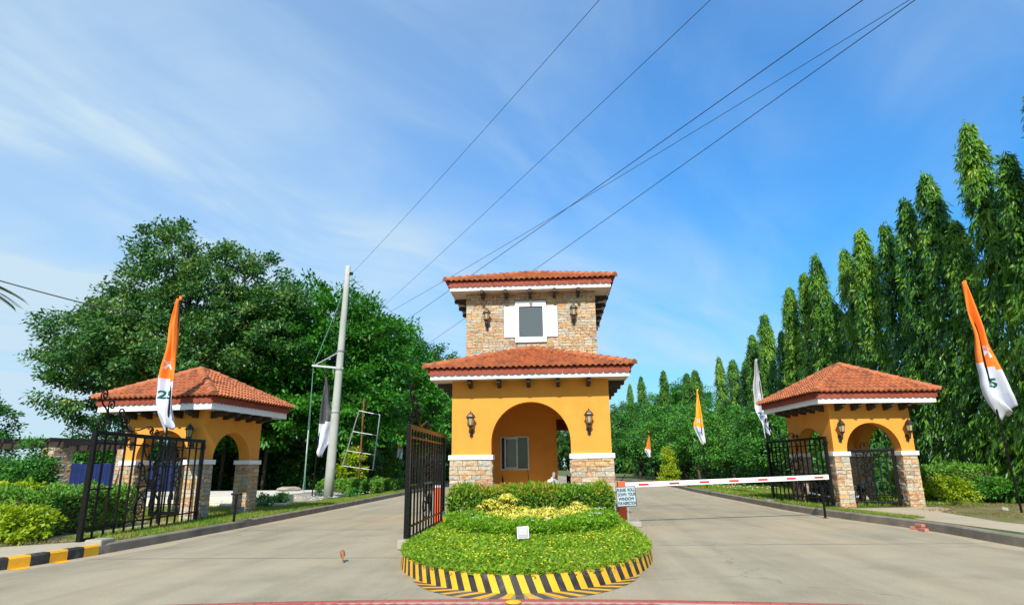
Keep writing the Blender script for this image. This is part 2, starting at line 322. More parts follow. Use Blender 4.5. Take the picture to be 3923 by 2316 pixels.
class MB:
    def __init__(s): s.v, s.f, s.m, s.r = [], [], [], []
    def add(s, vs, fs, mi=0, rnd=None):
        b = len(s.v); s.v.extend([tuple(v) for v in vs])
        for f in fs:
            s.f.append(tuple(b + i for i in f)); s.m.append(mi); s.r.append(0.0 if rnd is None else rnd)
        return s
    def box(s, x0, x1, y0, y1, z0, z1, mi=0, M=None):
        vs = [Vector((x, y, z)) for z in (z0, z1) for y in (y0, y1) for x in (x0, x1)]
        if M is not None: vs = [M @ v for v in vs]
        return s.add(vs, [(0, 2, 3, 1), (4, 5, 7, 6), (0, 1, 5, 4), (1, 3, 7, 5), (3, 2, 6, 7), (2, 0, 4, 6)], mi)
    def prism(s, poly, d0, d1, axis='y', mi=0, M=None):
        """poly: 2-D outline; extruded along axis (outline is (x,z) for y, (y,z) for x, (x,y) for z)"""
        def P(p, d):
            v = Vector((p[0], d, p[1])) if axis == 'y' else Vector((d, p[0], p[1])) if axis == 'x' else Vector((p[0], p[1], d))
            return M @ v if M is not None else v
        n = len(poly)
        vs = [P(p, d0) for p in poly] + [P(p, d1) for p in poly]
        fs = [tuple(range(n)), tuple(reversed(range(n, 2 * n)))] + [(i, i + n, (i + 1) % n + n, (i + 1) % n) for i in range(n)]
        return s.add(vs, fs, mi)
    def tube(s, pts, r, n=6, mi=0, cap=True, M=None):
        pts = [Vector(p) for p in pts]
        rs = r if isinstance(r, (list, tuple)) else [r] * len(pts)
        up = Vector((0.13, 0.21, 1)).normalized(); vs = []
        for i, p in enumerate(pts):
            t = (pts[min(i + 1, len(pts) - 1)] - pts[max(i - 1, 0)])
            if t.length < 1e-9: t = Vector((0, 0, 1))
            t.normalize()
            a = t.cross(up)
            if a.length < 0.08: a = t.cross(Vector((1, 0, 0)))
            a.normalize(); b = t.cross(a)
            for k in range(n):
                an = 2 * PI * (k + 0.5) / n
                q = p + (a * math.cos(an) + b * math.sin(an)) * rs[i]
                vs.append(M @ q if M is not None else q)
        fs = []
        for i in range(len(pts) - 1):
            for k in range(n):
                fs.append((i * n + k, i * n + (k + 1) % n, (i + 1) * n + (k + 1) % n, (i + 1) * n + k))
        if cap: fs += [tuple(reversed(range(n))), tuple(range((len(pts) - 1) * n, len(pts) * n))]
        return s.add(vs, fs, mi)
    def lathe(s, prof, n=12, c=(0, 0, 0), mi=0, ph=0.0, M=None):
        vs = []
        for r, z in prof:
            for k in range(n):
                an = ph + 2 * PI * k / n
                q = Vector((c[0] + r * math.cos(an), c[1] + r * math.sin(an), c[2] + z))
                vs.append(M @ q if M is not None else q)
        fs = []
        for i in range(len(prof) - 1):
            for k in range(n):
                fs.append((i * n + k, i * n + (k + 1) % n, (i + 1) * n + (k + 1) % n, (i + 1) * n + k))
        fs += [tuple(reversed(range(n))), tuple(range((len(prof) - 1) * n, len(prof) * n))]
        return s.add(vs, fs, mi)
    def mesh(s, name, smooth=False):
        me = bpy.data.meshes.new(name)
        me.from_pydata(s.v, [], s.f); me.update()
        if any(s.m): me.polygons.foreach_set('material_index', s.m)
        if any(s.r):
            a = me.attributes.new('rnd', 'FLOAT', 'FACE'); a.data.foreach_set('value', s.r)
        if smooth: me.polygons.foreach_set('use_smooth', [True] * len(s.f))
        return me
    def build(s, name, mats, parent=None, loc=None, rz=0.0, smooth=False, bevel=0.0, fix=True):
        me = s.mesh(name, smooth)
        if fix:
            bm = bmesh.new(); bm.from_mesh(me); bmesh.ops.recalc_face_normals(bm, faces=bm.faces); bm.to_mesh(me); bm.free()
        o = new_obj(name, me, mats, parent, loc, rz)
        if bevel:
            md = o.modifiers.new('bevel', 'BEVEL'); md.width = bevel; md.segments = 2; md.limit_method = 'ANGLE'
        return o
def spline(pts, n=8):
    """smooth polyline through 2-D or 3-D control points"""
    P = [Vector(p) for p in pts]; out = []
    for i in range(len(P) - 1):
        p0, p1, p2, p3 = P[max(i - 1, 0)], P[i], P[i + 1], P[min(i + 2, len(P) - 1)]
        for k in range(n):
            t = k / n
            out.append(0.5 * ((2 * p1) + (p2 - p0) * t + (2 * p0 - 5 * p1 + 4 * p2 - p3) * t * t + (3 * p1 - p0 - 3 * p2 + p3) * t ** 3))
    out.append(P[-1])
    return out
def text_mesh(body, size, name='lettering', align='CENTER', width=1.0, bold=0.0):
    cu = bpy.data.curves.new(name, 'FONT'); cu.body = body; cu.size = size; cu.align_x = align; cu.align_y = 'CENTER'
    cu.extrude = 0.002; cu.offset = bold; cu.space_line = 0.95
    t = bpy.data.objects.new(name, cu); COL.objects.link(t)
    bpy.context.view_layer.update()
    me = bpy.data.meshes.new_from_object(t.evaluated_get(bpy.context.evaluated_depsgraph_get()))
    bpy.data.objects.remove(t); bpy.data.curves.remove(cu)
    return me
ORD = ['first', 'second', 'third', 'fourth', 'fifth', 'sixth', 'seventh', 'eighth', 'ninth', 'tenth', 'eleventh', 'twelfth', 'thirteenth',
       'fourteenth', 'fifteenth', 'sixteenth', 'seventeenth', 'eighteenth', 'nineteenth', 'twentieth', 'twenty-first', 'twenty-second', 'twenty-third', 'twenty-fourth', 'twenty-fifth', 'twenty-sixth']

# ------------------------------------------------------------------ leaves
RG = np.random.default_rng(11)
def unit(a): return a / np.maximum(np.linalg.norm(a, axis=1, keepdims=True), 1e-9)
def leaf_mesh(name, P, D, Nn, L, Wd, rnd, fold=0.25, mid=0.5):
    """one folded two-triangle leaf per point"""
    n = len(P); D = unit(D); side = unit(np.cross(D, Nn)); nn = np.cross(side, D)
    L = np.broadcast_to(np.asarray(L, float), (n,))[:, None]; Wd = np.broadcast_to(np.asarray(Wd, float), (n,))[:, None]
    m = P + D * L * mid - nn * Wd * fold
    V = np.empty((n, 4, 3), np.float32)
    V[:, 0] = P; V[:, 1] = m + side * Wd * 0.5; V[:, 2] = P + D * L - nn * L * 0.08; V[:, 3] = m - side * Wd * 0.5
    me = bpy.data.meshes.new(name)
    me.vertices.add(4 * n); me.vertices.foreach_set('co', V.reshape(-1))
    idx = (np.arange(n)[:, None] * 4 + np.array([0, 1, 2, 0, 2, 3])[None]).astype(np.int32).reshape(-1)
    me.loops.add(6 * n); me.loops.foreach_set('vertex_index', idx)
    me.polygons.add(2 * n)
    me.polygons.foreach_set('loop_start', np.arange(0, 6 * n, 3, dtype=np.int32))
    me.update(calc_edges=True)
    a = me.attributes.new('rnd', 'FLOAT', 'POINT'); a.data.foreach_set('value', np.repeat(np.asarray(rnd, np.float32), 4))
    return me
def sphere_dirs(n, rg=RG): return unit(rg.normal(size=(n, 3)))
def crown_leaves(name, lobes, ncl, nlf, csize, L, W, rg, flat=0.6, droop=0.25, shell=0.45, upn=0.8, spray=0.0):
    """leaf clumps spread through the crown's lobes; lobes: (centre, radii)"""
    vol = np.array([r[0] * r[1] * r[2] for _, r in lobes]) ** 0.8; pick = rg.choice(len(lobes), ncl, p=vol / vol.sum())
    C = np.array([c for c, _ in lobes], float)[pick]; Rr = np.array([r for _, r in lobes], float)[pick]
    d = sphere_dirs(ncl, rg); rad = shell + (1 - shell) * rg.random(ncl) ** 0.6
    cc = C + d * Rr * rad[:, None]
    cs = csize * rg.uniform(0.6, 1.35, ncl)
    cnt = np.maximum(8, (nlf * rg.uniform(0.5, 1.4, ncl)).astype(int)); tot = cnt.sum(); k = np.repeat(np.arange(ncl), cnt)
    off = sphere_dirs(tot, rg) * (rg.random(tot) ** 0.45)[:, None]
    off[:, 2] *= flat
    if spray:                                    # long flat sprays reaching outwards
        o2 = d.copy(); o2[:, 2] *= 0.25; o2 = unit(o2 + rg.normal(size=o2.shape) * 0.35 * np.array([1, 1, 0.3]))
        off = off * np.array([0.6, 0.6, 1]) + o2[k] * (rg.random(tot) * 2 - 0.6)[:, None] * spray
    P = cc[k] + off * cs[k][:, None]
    out = d[k]
    D = out * 0.55 + rg.normal(size=(tot, 3)) * 0.6 + off * 0.5; D[:, 2] -= droop
    Nn = rg.normal(size=(tot, 3)) * 0.55 + out * 0.35; Nn[:, 2] += upn
    tint = np.clip(rg.random(ncl)[k] * 0.55 + rg.random(tot) * 0.55, 0, 1)
    return leaf_mesh(name, P, D, Nn, L * rg.uniform(0.7, 1.25, tot), W * rg.uniform(0.75, 1.2, tot), tint), cc
def hedge_leaves(name, boxfn, n, L, W, rg, up=0.35, tint=None):
    """boxfn(n) -> points on the clipped faces and their outward normals"""
    P, O = boxfn(n); depth = rg.random(n) ** 2 * 0.16
    P = P - O * depth[:, None] + rg.normal(size=P.shape) * 0.03
    D = O * 0.7 + rg.normal(size=P.shape) * 0.65; D[:, 2] += up
    Nn = O * 0.8 + rg.normal(size=P.shape) * 0.5; Nn[:, 2] += 0.35
    return leaf_mesh(name, P, D, Nn, L * rg.uniform(0.7, 1.3, n), W * rg.uniform(0.7, 1.3, n), rg.random(n) if tint is None else tint(P, rg))
def box_faces(x0, x1, y0, y1, z0, z1, bump=0.05, rg=RG, round_=0.12):
    def fn(n):
        ar = np.array([(x1 - x0) * (y1 - y0) * 1.2, (x1 - x0) * (z1 - z0), (x1 - x0) * (z1 - z0) * 0.5, (y1 - y0) * (z1 - z0), (y1 - y0) * (z1 - z0)])
        k = rg.choice(5, n, p=ar / ar.sum()); u, v = rg.random(n), rg.random(n)
        X, Y, Z = x0 + u * (x1 - x0), y0 + v * (y1 - y0), z0 + v * (z1 - z0)
        P = np.zeros((n, 3)); O = np.zeros((n, 3))
        for f, (px, py, pz, o) in enumerate([(X, Y, np.full(n, z1), (0, 0, 1)), (X, np.full(n, y0), Z, (0, -1, 0)), (X, np.full(n, y1), Z, (0, 1, 0)),
                                             (np.full(n, x0), y0 + u * (y1 - y0), Z, (-1, 0, 0)), (np.full(n, x1), y0 + u * (y1 - y0), Z, (1, 0, 0))]):
            s = k == f
            P[s] = np.stack([px, py, pz], 1)[s]; O[s] = o
        # rounded top edges and a wavy face
        w = bump * (np.sin(P[:, 0] * 3.1 + P[:, 2] * 2) + np.sin(P[:, 1] * 4.3 + 1.3) + np.sin(P[:, 0] * 7.7 + P[:, 1] * 5.1))
        P += O * w[:, None]
        top = np.clip((P[:, 2] - (z1 - round_)) / round_, 0, 1)
        cx, cy = (x0 + x1) / 2, (y0 + y1) / 2
        P[:, 0] -= np.sign(P[:, 0] - cx) * np.where(np.abs(P[:, 0] - cx) > (x1 - x0) / 2 - round_, top * round_ * 0.5, 0)
        P[:, 1] -= np.sign(P[:, 1] - cy) * np.where(np.abs(P[:, 1] - cy) > (y1 - y0) / 2 - round_, top * round_ * 0.5, 0)
        return P, O
    return fn
def limbs(name, trunk, ends, r0, rg, parent, matname='bark', n=7, lean=(0, 0)):
    """tapered trunk with limbs that reach towards clump centres; trunk = (height of first fork, total height)"""
    m = MB(); zf, zt = trunk
    path = [Vector((lean[0] * t + 0.12 * math.sin(3 * t), lean[1] * t + 0.1 * math.sin(2.3 * t + 1), zt * t)) for t in np.linspace(0, 1, 9)]
    m.tube(path, [r0 * (1.25 if i == 0 else 1 - 0.85 * i / 8) for i in range(9)], n)
    for e in ends:
        e = Vector(e); t = max(0.12, min(0.92, (zf + (e.z - zf) * 0.45) / zt)); i = t * 8; a = path[int(i)].lerp(path[min(8, int(i) + 1)], i - int(i))
        mid = a.lerp(e, 0.5) + Vector((0, 0, 0.25 * (e - a).length * 0.4))
        rr = r0 * (1 - 0.85 * t) * 0.6
        m.tube(spline([a, mid, e], 4), [max(0.015, rr * (1 - 0.8 * q / 8)) for q in range(9)], 5)
    return m.build(name, matname, parent, smooth=True, fix=False)

# ------------------------------------------------------------------ ground, road, kerbs
def sheet(name, pts, z, mt, kind='structure', parent=None, sub=None):
    m = MB(); m.add([(x, y, z) for x, y in pts], [tuple(range(len(pts)))])
    o = m.build(name, mt, parent, fix=False)
    if o.data.polygons[0].normal.z < 0: o.data.flip_normals()
    if kind: o['kind'] = kind
    return o
sheet('ground', [(-900, -300), (900, -300), (900, 1500), (-900, 1500)], -0.06, 'far_ground')
sheet('road', [(-80, -90), (80, -90), (80, 260), (-80, 260)], 0.0, 'concrete_road')
LK = [(-14.5, -10.6), (-11.5, -9.6), (-9.4, -8.6), (-8.55, -7.4), (-8.25, -6.0), (-8.12, -4.0), (-8.02, 0), (-8.0, 8), (-8.1, 20), (-8.3, 40), (-9.5, 70), (-13, 100), (-20, 140), (-30, 190)]
RK = [(13.6, -12.5), (11.2, -10.2), (9.5, -7.4), (9.12, -5.0), (9.16, -2.2), (8.78, 0.8), (8.46, 4.0), (8.42, 8), (8.6, 20), (8.85, 30), (7.6, 45), (4.5, 70), (-1, 100), (-9, 140), (-20, 190)]
LK = [tuple(p) for p in spline([(x, y, 0) for x, y in LK], 6)]; RK = [tuple(p) for p in spline([(x, y, 0) for x, y in RK], 6)]
def offset(path, d):
    out = []
    for i, p in enumerate(path):
        a, b = Vector(path[max(i - 1, 0)]), Vector(path[min(i + 1, len(path) - 1)])
        t = (b - a).normalized(); out.append((p[0] + t.y * d, p[1] - t.x * d))
    return out
KH = 0.19
def kerb(name, path, d, mt, kind='structure', h=KH, wdt=0.15):
    """d>0: body lies to the right of the path direction"""
    m = MB(); o = offset(path, math.copysign(wdt, d)); o1 = offset(path, math.copysign(0.025, d)); n = len(path)
    for i in range(n):
        m.v += [(path[i][0], path[i][1], -0.02), (path[i][0], path[i][1], h - 0.03), (o1[i][0], o1[i][1], h), (o[i][0], o[i][1], h), (o[i][0], o[i][1], -0.02)]
    for i in range(n - 1):
        for k in range(4): m.f.append((i * 5 + k, i * 5 + k + 1, (i + 1) * 5 + k + 1, (i + 1) * 5 + k)); m.m.append(0); m.r.append(0)
    ob = m.build(name, mt); ob['kind'] = kind
    return ob
def split_at(path, y):
    return [p for p in path if p[1] <= y + 1e-6], [p for p in path if p[1] >= y - 1e-6]
def resample(path, step):
    P = [Vector((p[0], p[1], 0)) for p in path]; out = [P[0]]; acc = 0
    for a, b in zip(P, P[1:]):
        L = (b - a).length; t = step - acc
        while t < L: out.append(a.lerp(b, t / L)); t += step
        acc = L - (t - step)
    return [(p.x, p.y) for p in out]
# left kerb: painted part (towards the street) and plain part
lk_paint, lk_plain = split_at(LK, -5.35)
lk_plain = [(-8.2, -5.35)] + [p[:2] for p in lk_plain if p[1] > -5.3]
kerb('left_kerb', lk_plain, -1, 'kerb')
kerb('right_kerb', [p[:2] for p in RK], 1, 'kerb', h=0.2)
pk = resample([p[:2] for p in lk_paint] + [(-8.2, -5.35)], 0.36)
painted = bpy.data.objects.new('painted_kerb', None); COL.objects.link(painted); painted['kind'] = 'structure'
for i in range(len(pk) - 1):
    a, b = pk[i], pk[i + 1]; m = MB(); o = offset([a, b], -0.155); o1 = offset([a, b], -0.025)
    for q, qo, q1 in ((a, o[0], o1[0]), (b, o[1], o1[1])):
        m.v += [(*q, -0.02), (*q, KH - 0.03), (*q1, KH + 0.002), (*qo, KH + 0.002), (*qo, -0.02)]
    for k in range(4): m.f.append((k, k + 1, k + 6, k + 5)); m.m.append(0); m.r.append(0)
    m.f += [(0, 4, 3, 2, 1), (5, 6, 7, 8, 9)]; m.m += [0, 0]; m.r += [0, 0]
    m.build('kerb_block', 'yellow_paint' if i % 2 == len(pk) % 2 else 'black_paint', painted)
    if i % 2 == len(pk) % 2 and b[1] < -5.6:
        t = offset([a, b], 0.22); n_ = MB()
        n_.add([(a[0], a[1], 0.006), (b[0], b[1], 0.006), (t[1][0] * .6 + t[0][0] * .4, t[1][1] * .6 + t[0][1] * .4, 0.006), (t[0][0], t[0][1], 0.006)], [(0, 1, 2, 3)])
        n_.build('paint_mark', 'yellow_paint', painted)
# verges: raised lawns behind the kerbs
lo = offset([p[:2] for p in LK], -0.14); ro = offset([p[:2] for p in RK], 0.14)
def strip_mesh(name, inner, far_x, z, mt):
    m = MB()
    xs = [0, 1.5, 4, 9, 20, 60]
    for p in inner:
        sg = -1 if far_x < 0 else 1
        for d in xs: m.v.append((p[0] + sg * d, p[1], z))
    w = len(xs)
    for i in range(len(inner) - 1):
        for k in range(w - 1): m.f.append((i * w + k, i * w + k + 1, (i + 1) * w + k + 1, (i + 1) * w + k)); m.m.append(0); m.r.append(0)
    o = m.build(name, mt, fix=False)
    if o.data.polygons[0].normal.z < 0: o.data.flip_normals()
    o['kind'] = 'structure'
    return o
LZ, RZ = 0.175, 0.185
strip_mesh('left_lawn', lo, -1, LZ, 'lawn')
strip_mesh('right_lawn', ro, 1, RZ, 'lawn')
# dusty road edges along the kerbs
def dust(name, path, d, b0, b1, wmax):
    P = [p for p in resample([q[:2] for q in path], 0.5) if b0 < p[1] < b1]
    m = MB(); rg = random.Random(3)
    o = offset(P, d)
    for i, p in enumerate(P):
        w = wmax * (0.45 + 0.3 * math.sin(i * 0.7) * math.sin(i * 0.23 + 1) + 0.35 * rg.random())
        q = (p[0] + (o[i][0] - p[0]) / abs(d) * w, p[1] + (o[i][1] - p[1]) / abs(d) * w)
        m.v += [(p[0], p[1], 0.003), (q[0], q[1], 0.001)]
    for i in range(len(P) - 1): m.f.append((2 * i, 2 * i + 1, 2 * i + 3, 2 * i + 2)); m.m.append(0); m.r.append(0)
    ob = m.build(name, 'dust_edge', fix=False); ob['kind'] = 'structure'
    if ob.data.polygons[0].normal.z < 0: ob.data.flip_normals()
dust('left_gutter', LK, 1, -10, 60, 0.55); dust('right_gutter', RK, -1, -12, 30, 0.5)
# concrete slab joints
for i, (x0, x1, y0, y1) in enumerate([(-8, -2.5, -0.72, -0.69), (-8, -2.5, 5.3, 5.33), (-8.2, -2.2, -6.0, -5.975), (2.6, 9, -4.4, -4.375), (2.6, 8.4, 8.4, 8.43)]):
    sheet('slab_joint', [(x0, y0), (x1, y0), (x1, y1), (x0, y1)], 0.0035, 'kerb')
# walks
sheet('left_walk', [(-9.05, -9.2), (-8.75, -7.6), (-8.42, -5.9), (-8.32, -4.9), (-9.0, -4.9), (-10.2, -5.9), (-11.5, -8.0), (-12.5, -9.5)], LZ + 0.008, 'path')
sheet('pavilion_walk', [(-9.3, -4.8), (-9.3, 0.4), (-9.2, 7.0), (-12.6, 7.2), (-12.6, 0.0), (-9.9, -4.8)], LZ + 0.006, 'path')
sheet('right_walk', [(9.75, -7.2), (9.6, -4.0), (9.35, -1.2), (9.55, 1.6), (9.5, 2.7), (12.3, 3.1), (12.2, 2.2), (11.2, 1.0), (10.75, -1.8), (11.0, -6.6), (12.2, -10.0), (11.0, -9.6)], RZ + 0.008, 'path')
sheet('right_bare_ground', [(10.8, -1.6), (11.3, 1.0), (12.3, 2.2), (12.4, 3.2), (14.2, 5.6), (18, 4.0), (18, -9), (12.2, -9.8), (11.1, -6.2)], RZ + 0.004, 'dry_ground')
# red paver apron at the street
pav = bpy.data.objects.new('paved_apron', None); COL.objects.link(pav); pav['kind'] = 'structure'
edge = lambda x: -9.66 - x * x / 52.0
base = MB(); xs = np.linspace(-4.6, 4.4, 25)
base.v = [(x, edge(x), 0.005) for x in xs] + [(x, -11.6, 0.005) for x in xs]
base.f = [(i, i + 1, i + 26, i + 25) for i in range(24)]; base.m = [0] * 24; base.r = [0] * 24
bo = base.build('joint_bed', 'paver_joint', pav, fix=False)
if bo.data.polygons[0].normal.z < 0: bo.data.flip_normals()
pm = MB().box(-0.098, 0.098, -0.048, 0.048, 0, 0.012).mesh('brick'); pm.materials.append(MATS['paver'])
bvm = bmesh.new(); bvm.from_mesh(pm); bmesh.ops.recalc_face_normals(bvm, faces=bvm.faces); bvm.to_mesh(pm); bvm.free()
cnt = 0
for iy in range(22):
    for ix in range(-46, 46):
        # herringbone of 0.2 x 0.1 bricks turned 45 degrees
        for o_, rr in (((0.0, 0.0), 0.0), ((-0.05, 0.15), PI / 2)):
            gx, gy = ix * 0.1 + o_[0] + 0.1 * 0, ix * -0.1 + iy * 0.4 + o_[1]
            ca = math.sqrt(0.5)
            x, y = (gx * ca - gy * ca), (gx * ca + gy * ca)
            y -= 14.6
            if abs(x) < 4.3 and -10.45 < y < edge(x) - 0.2 and cnt < 250:
                bo = bpy.data.objects.new('brick', pm); COL.objects.link(bo); bo.parent = pav
                bo.matrix_basis = Matrix.Translation((x, y, 0.006)) @ Matrix.Rotation(PI / 4 + rr, 4, 'Z'); cnt += 1
for i in range(43):
    x = -4.3 + i * 0.2
    bo = bpy.data.objects.new('brick', pm); COL.objects.link(bo); bo.parent = pav; bo.matrix_basis = Matrix.Translation((x, edge(x) - 0.055, 0.0065)) @ Matrix.Rotation(-x / 26, 4, 'Z')
stud = MB().lathe([(0.10, 0), (0.09, 0.01), (0.05, 0.02), (0.0, 0.023)], 16).build('road_stud', 'yellow_paint', None, (0.08, -9.84, 0.016), smooth=True)
tag(stud, 'round yellow stud on the red paving in front of the island', 'stud')

# ------------------------------------------------------------------ traffic island with striped kerb
IC, IA, IB = (0.08, -5.2), 2.24, 4.05
def isl(t, d=0.0):                    # t in 0..1 from left side round the front to the right side; d inset
    s0 = 5.4                          # straight run behind the nose
    L1 = s0; L2 = PI * math.sqrt((IA ** 2 + IB ** 2) / 2) ; tot = 2 * L1 + L2; s = t * tot
    if s < L1: return (IC[0] - IA + d, IC[1] + s0 - s)
    if s < L1 + L2:
        an = PI + PI * (s - L1) / L2
        return (IC[0] + (IA - d) * math.cos(an), IC[1] + (IB - d) * math.sin(an))
    return (IC[0] + IA - d, IC[1] + (s - L1 - L2))
isle = bpy.data.objects.new('island', None); COL.objects.link(isle); isle['kind'] = 'structure'
NS = 150
IH = 0.21
km = MB()
for i in range(NS):
    yel = i % 2
    for t0, t1 in ((i / NS, (i + 0.5) / NS), ((i + 0.5) / NS, (i + 1) / NS)):
        sl = 0.006
        q = [isl(max(0, t0 + sl), -0.0), isl(min(1, t1 + sl), -0.0), isl(t1, 0.03), isl(t0, 0.03), isl(t1, 0.17), isl(t0, 0.17)]
        km.add([(*q[0], -0.01), (*q[1], -0.01), (*q[2], IH), (*q[3], IH), (*q[4], IH), (*q[5], IH), (*q[4], 0.05), (*q[5], 0.05)], [(0, 1, 2, 3), (3, 2, 4, 5), (5, 4, 6, 7)], yel)
ko = km.build('striped_kerb', ['black_paint', 'yellow_paint'], isle)
am = MB()
for i in range(NS):
    t0, t1 = i / NS + 0.006, (i + 1) / NS + 0.006
    a, b = isl(t0), isl(t1); xm = (a[0] + b[0]) / 2 - IC[0]
    wd = 0.43 * max(0, 1 - (abs(xm - 0.1) / 1.55) ** 2)
    if a[1] > -7.2 or wd < 0.05: continue
    sh = (0.014 if xm > 0 else -0.014) * min(1, abs(xm) * 3)
    c, d = isl(t1 + sh, -wd), isl(t0 + sh, -wd)
    am.add([(*a, 0.005), (*b, 0.005), (*c, 0.005), (*d, 0.005)], [(0, 1, 2, 3)], i % 2)
ao = am.build('painted_apron', ['worn_black', 'worn_yellow'], isle, fix=False)
for p_ in ao.data.polygons:
    if p_.normal.z < 0: p_.flip()
def isl_z(x, y):
    r = math.hypot((x - IC[0]) / IA, (y - IC[1]) / IB if y < IC[1] else 0.0)
    return 0.185 + 0.10 * max(0.0, 1 - r ** 2.2)
sm = MB(); ring = [isl(t, 0.16) for t in np.linspace(0, 1, 61)]
K = 9
for j in range(K):
    f = j / (K - 1)
    for p_ in ring:
        cx, cy = IC[0], min(-0.6, max(p_[1], IC[1]))
        x, y = p_[0] + (cx - p_[0]) * f, p_[1] + (cy - p_[1]) * f
        sm.v.append((x, y, isl_z(x, y)))
for j in range(K - 1):
    for i in range(60): sm.f.append((j * 61 + i, j * 61 + i + 1, (j + 1) * 61 + i + 1, (j + 1) * 61 + i)); sm.m.append(0); sm.r.append(0)
so = sm.build('island_soil', 'soil', isle, smooth=True)
floor = MB().box(-2.2, 2.2, -0.4, 9.1, -0.02, 0.2).build('porch_floor', 'pale_concrete', isle)  # floor made paler to bounce sun onto the shaded porch walls

# ------------------------------------------------------------------ roof tiles
PW, PL = 0.168, 0.25
def tile_verts(pw=PW, ln=PL + 0.05):
    n = 7; v = []; f = []
    prof = [(pw * i / (n - 1), 0.06 * (0.5 - 0.5 * math.cos(2 * PI * i / (n - 1))) ** 0.8) for i in range(n)]
    for x, z in prof: v.append((x, 0.0, z + 0.046))
    for x, z in prof: v.append((x, ln, z))
    for x, z in prof: v.append((x, 0.004, max(z * 0.75 - 0.004, -0.004)))
    for i in range(n - 1):
        f.append((i, i + 1, n + i + 1, n + i)); f.append((2 * n + i, 2 * n + i + 1, i + 1, i))
    return v, f
TV, TF = tile_verts()
def _mesh(name, v, f, mt, smooth=False):
    me = bpy.data.meshes.new(name); me.from_pydata(v, [], f); me.update(); me.materials.append(MATS[mt])
    if smooth: me.polygons.foreach_set('use_smooth', [True] * len(f))
    return me
TILE_ME = _mesh('tile', TV, TF, 'tile')
def cap_verts():
    v = []; f = []; n = 7; L = 0.36
    for y, r in ((0, 0.138), (0.06, 0.138), (0.07, 0.126), (L, 0.112)):
        for i in range(n):
            a = PI * i / (n - 1); v.append((r * math.cos(a), y, r * math.sin(a) * 0.95 - 0.02))
    for j in range(3):
        for i in range(n - 1): f.append((j * n + i, j * n + i + 1, (j + 1) * n + i + 1, (j + 1) * n + i))
    f.append(tuple(range(n)))
    return v, f
CAP_ME = _mesh('ridge_tile', *cap_verts(), 'tile')
def scallop():
    poly = [(0, 0.0), (0, -0.165)]
    for k in range(2):
        for i in range(1, 7):
            poly.append((0.18 * k + 0.18 * i / 6, -0.165 - 0.03 * math.sin(PI * i / 6)))
    poly.append((0.36, 0.0))
    return MB().prism([(x * 0.985, z) for x, z in poly], -0.012, 0.012).mesh('eave_tile')
EAVE_ME = scallop(); EAVE_ME.materials.append(MATS['tile_red'])
def basis(U, V, W, T):
    M = Matrix.Identity(4)
    for i in range(3): M[i][0], M[i][1], M[i][2], M[i][3] = U[i], V[i], W[i], T[i]
    return M
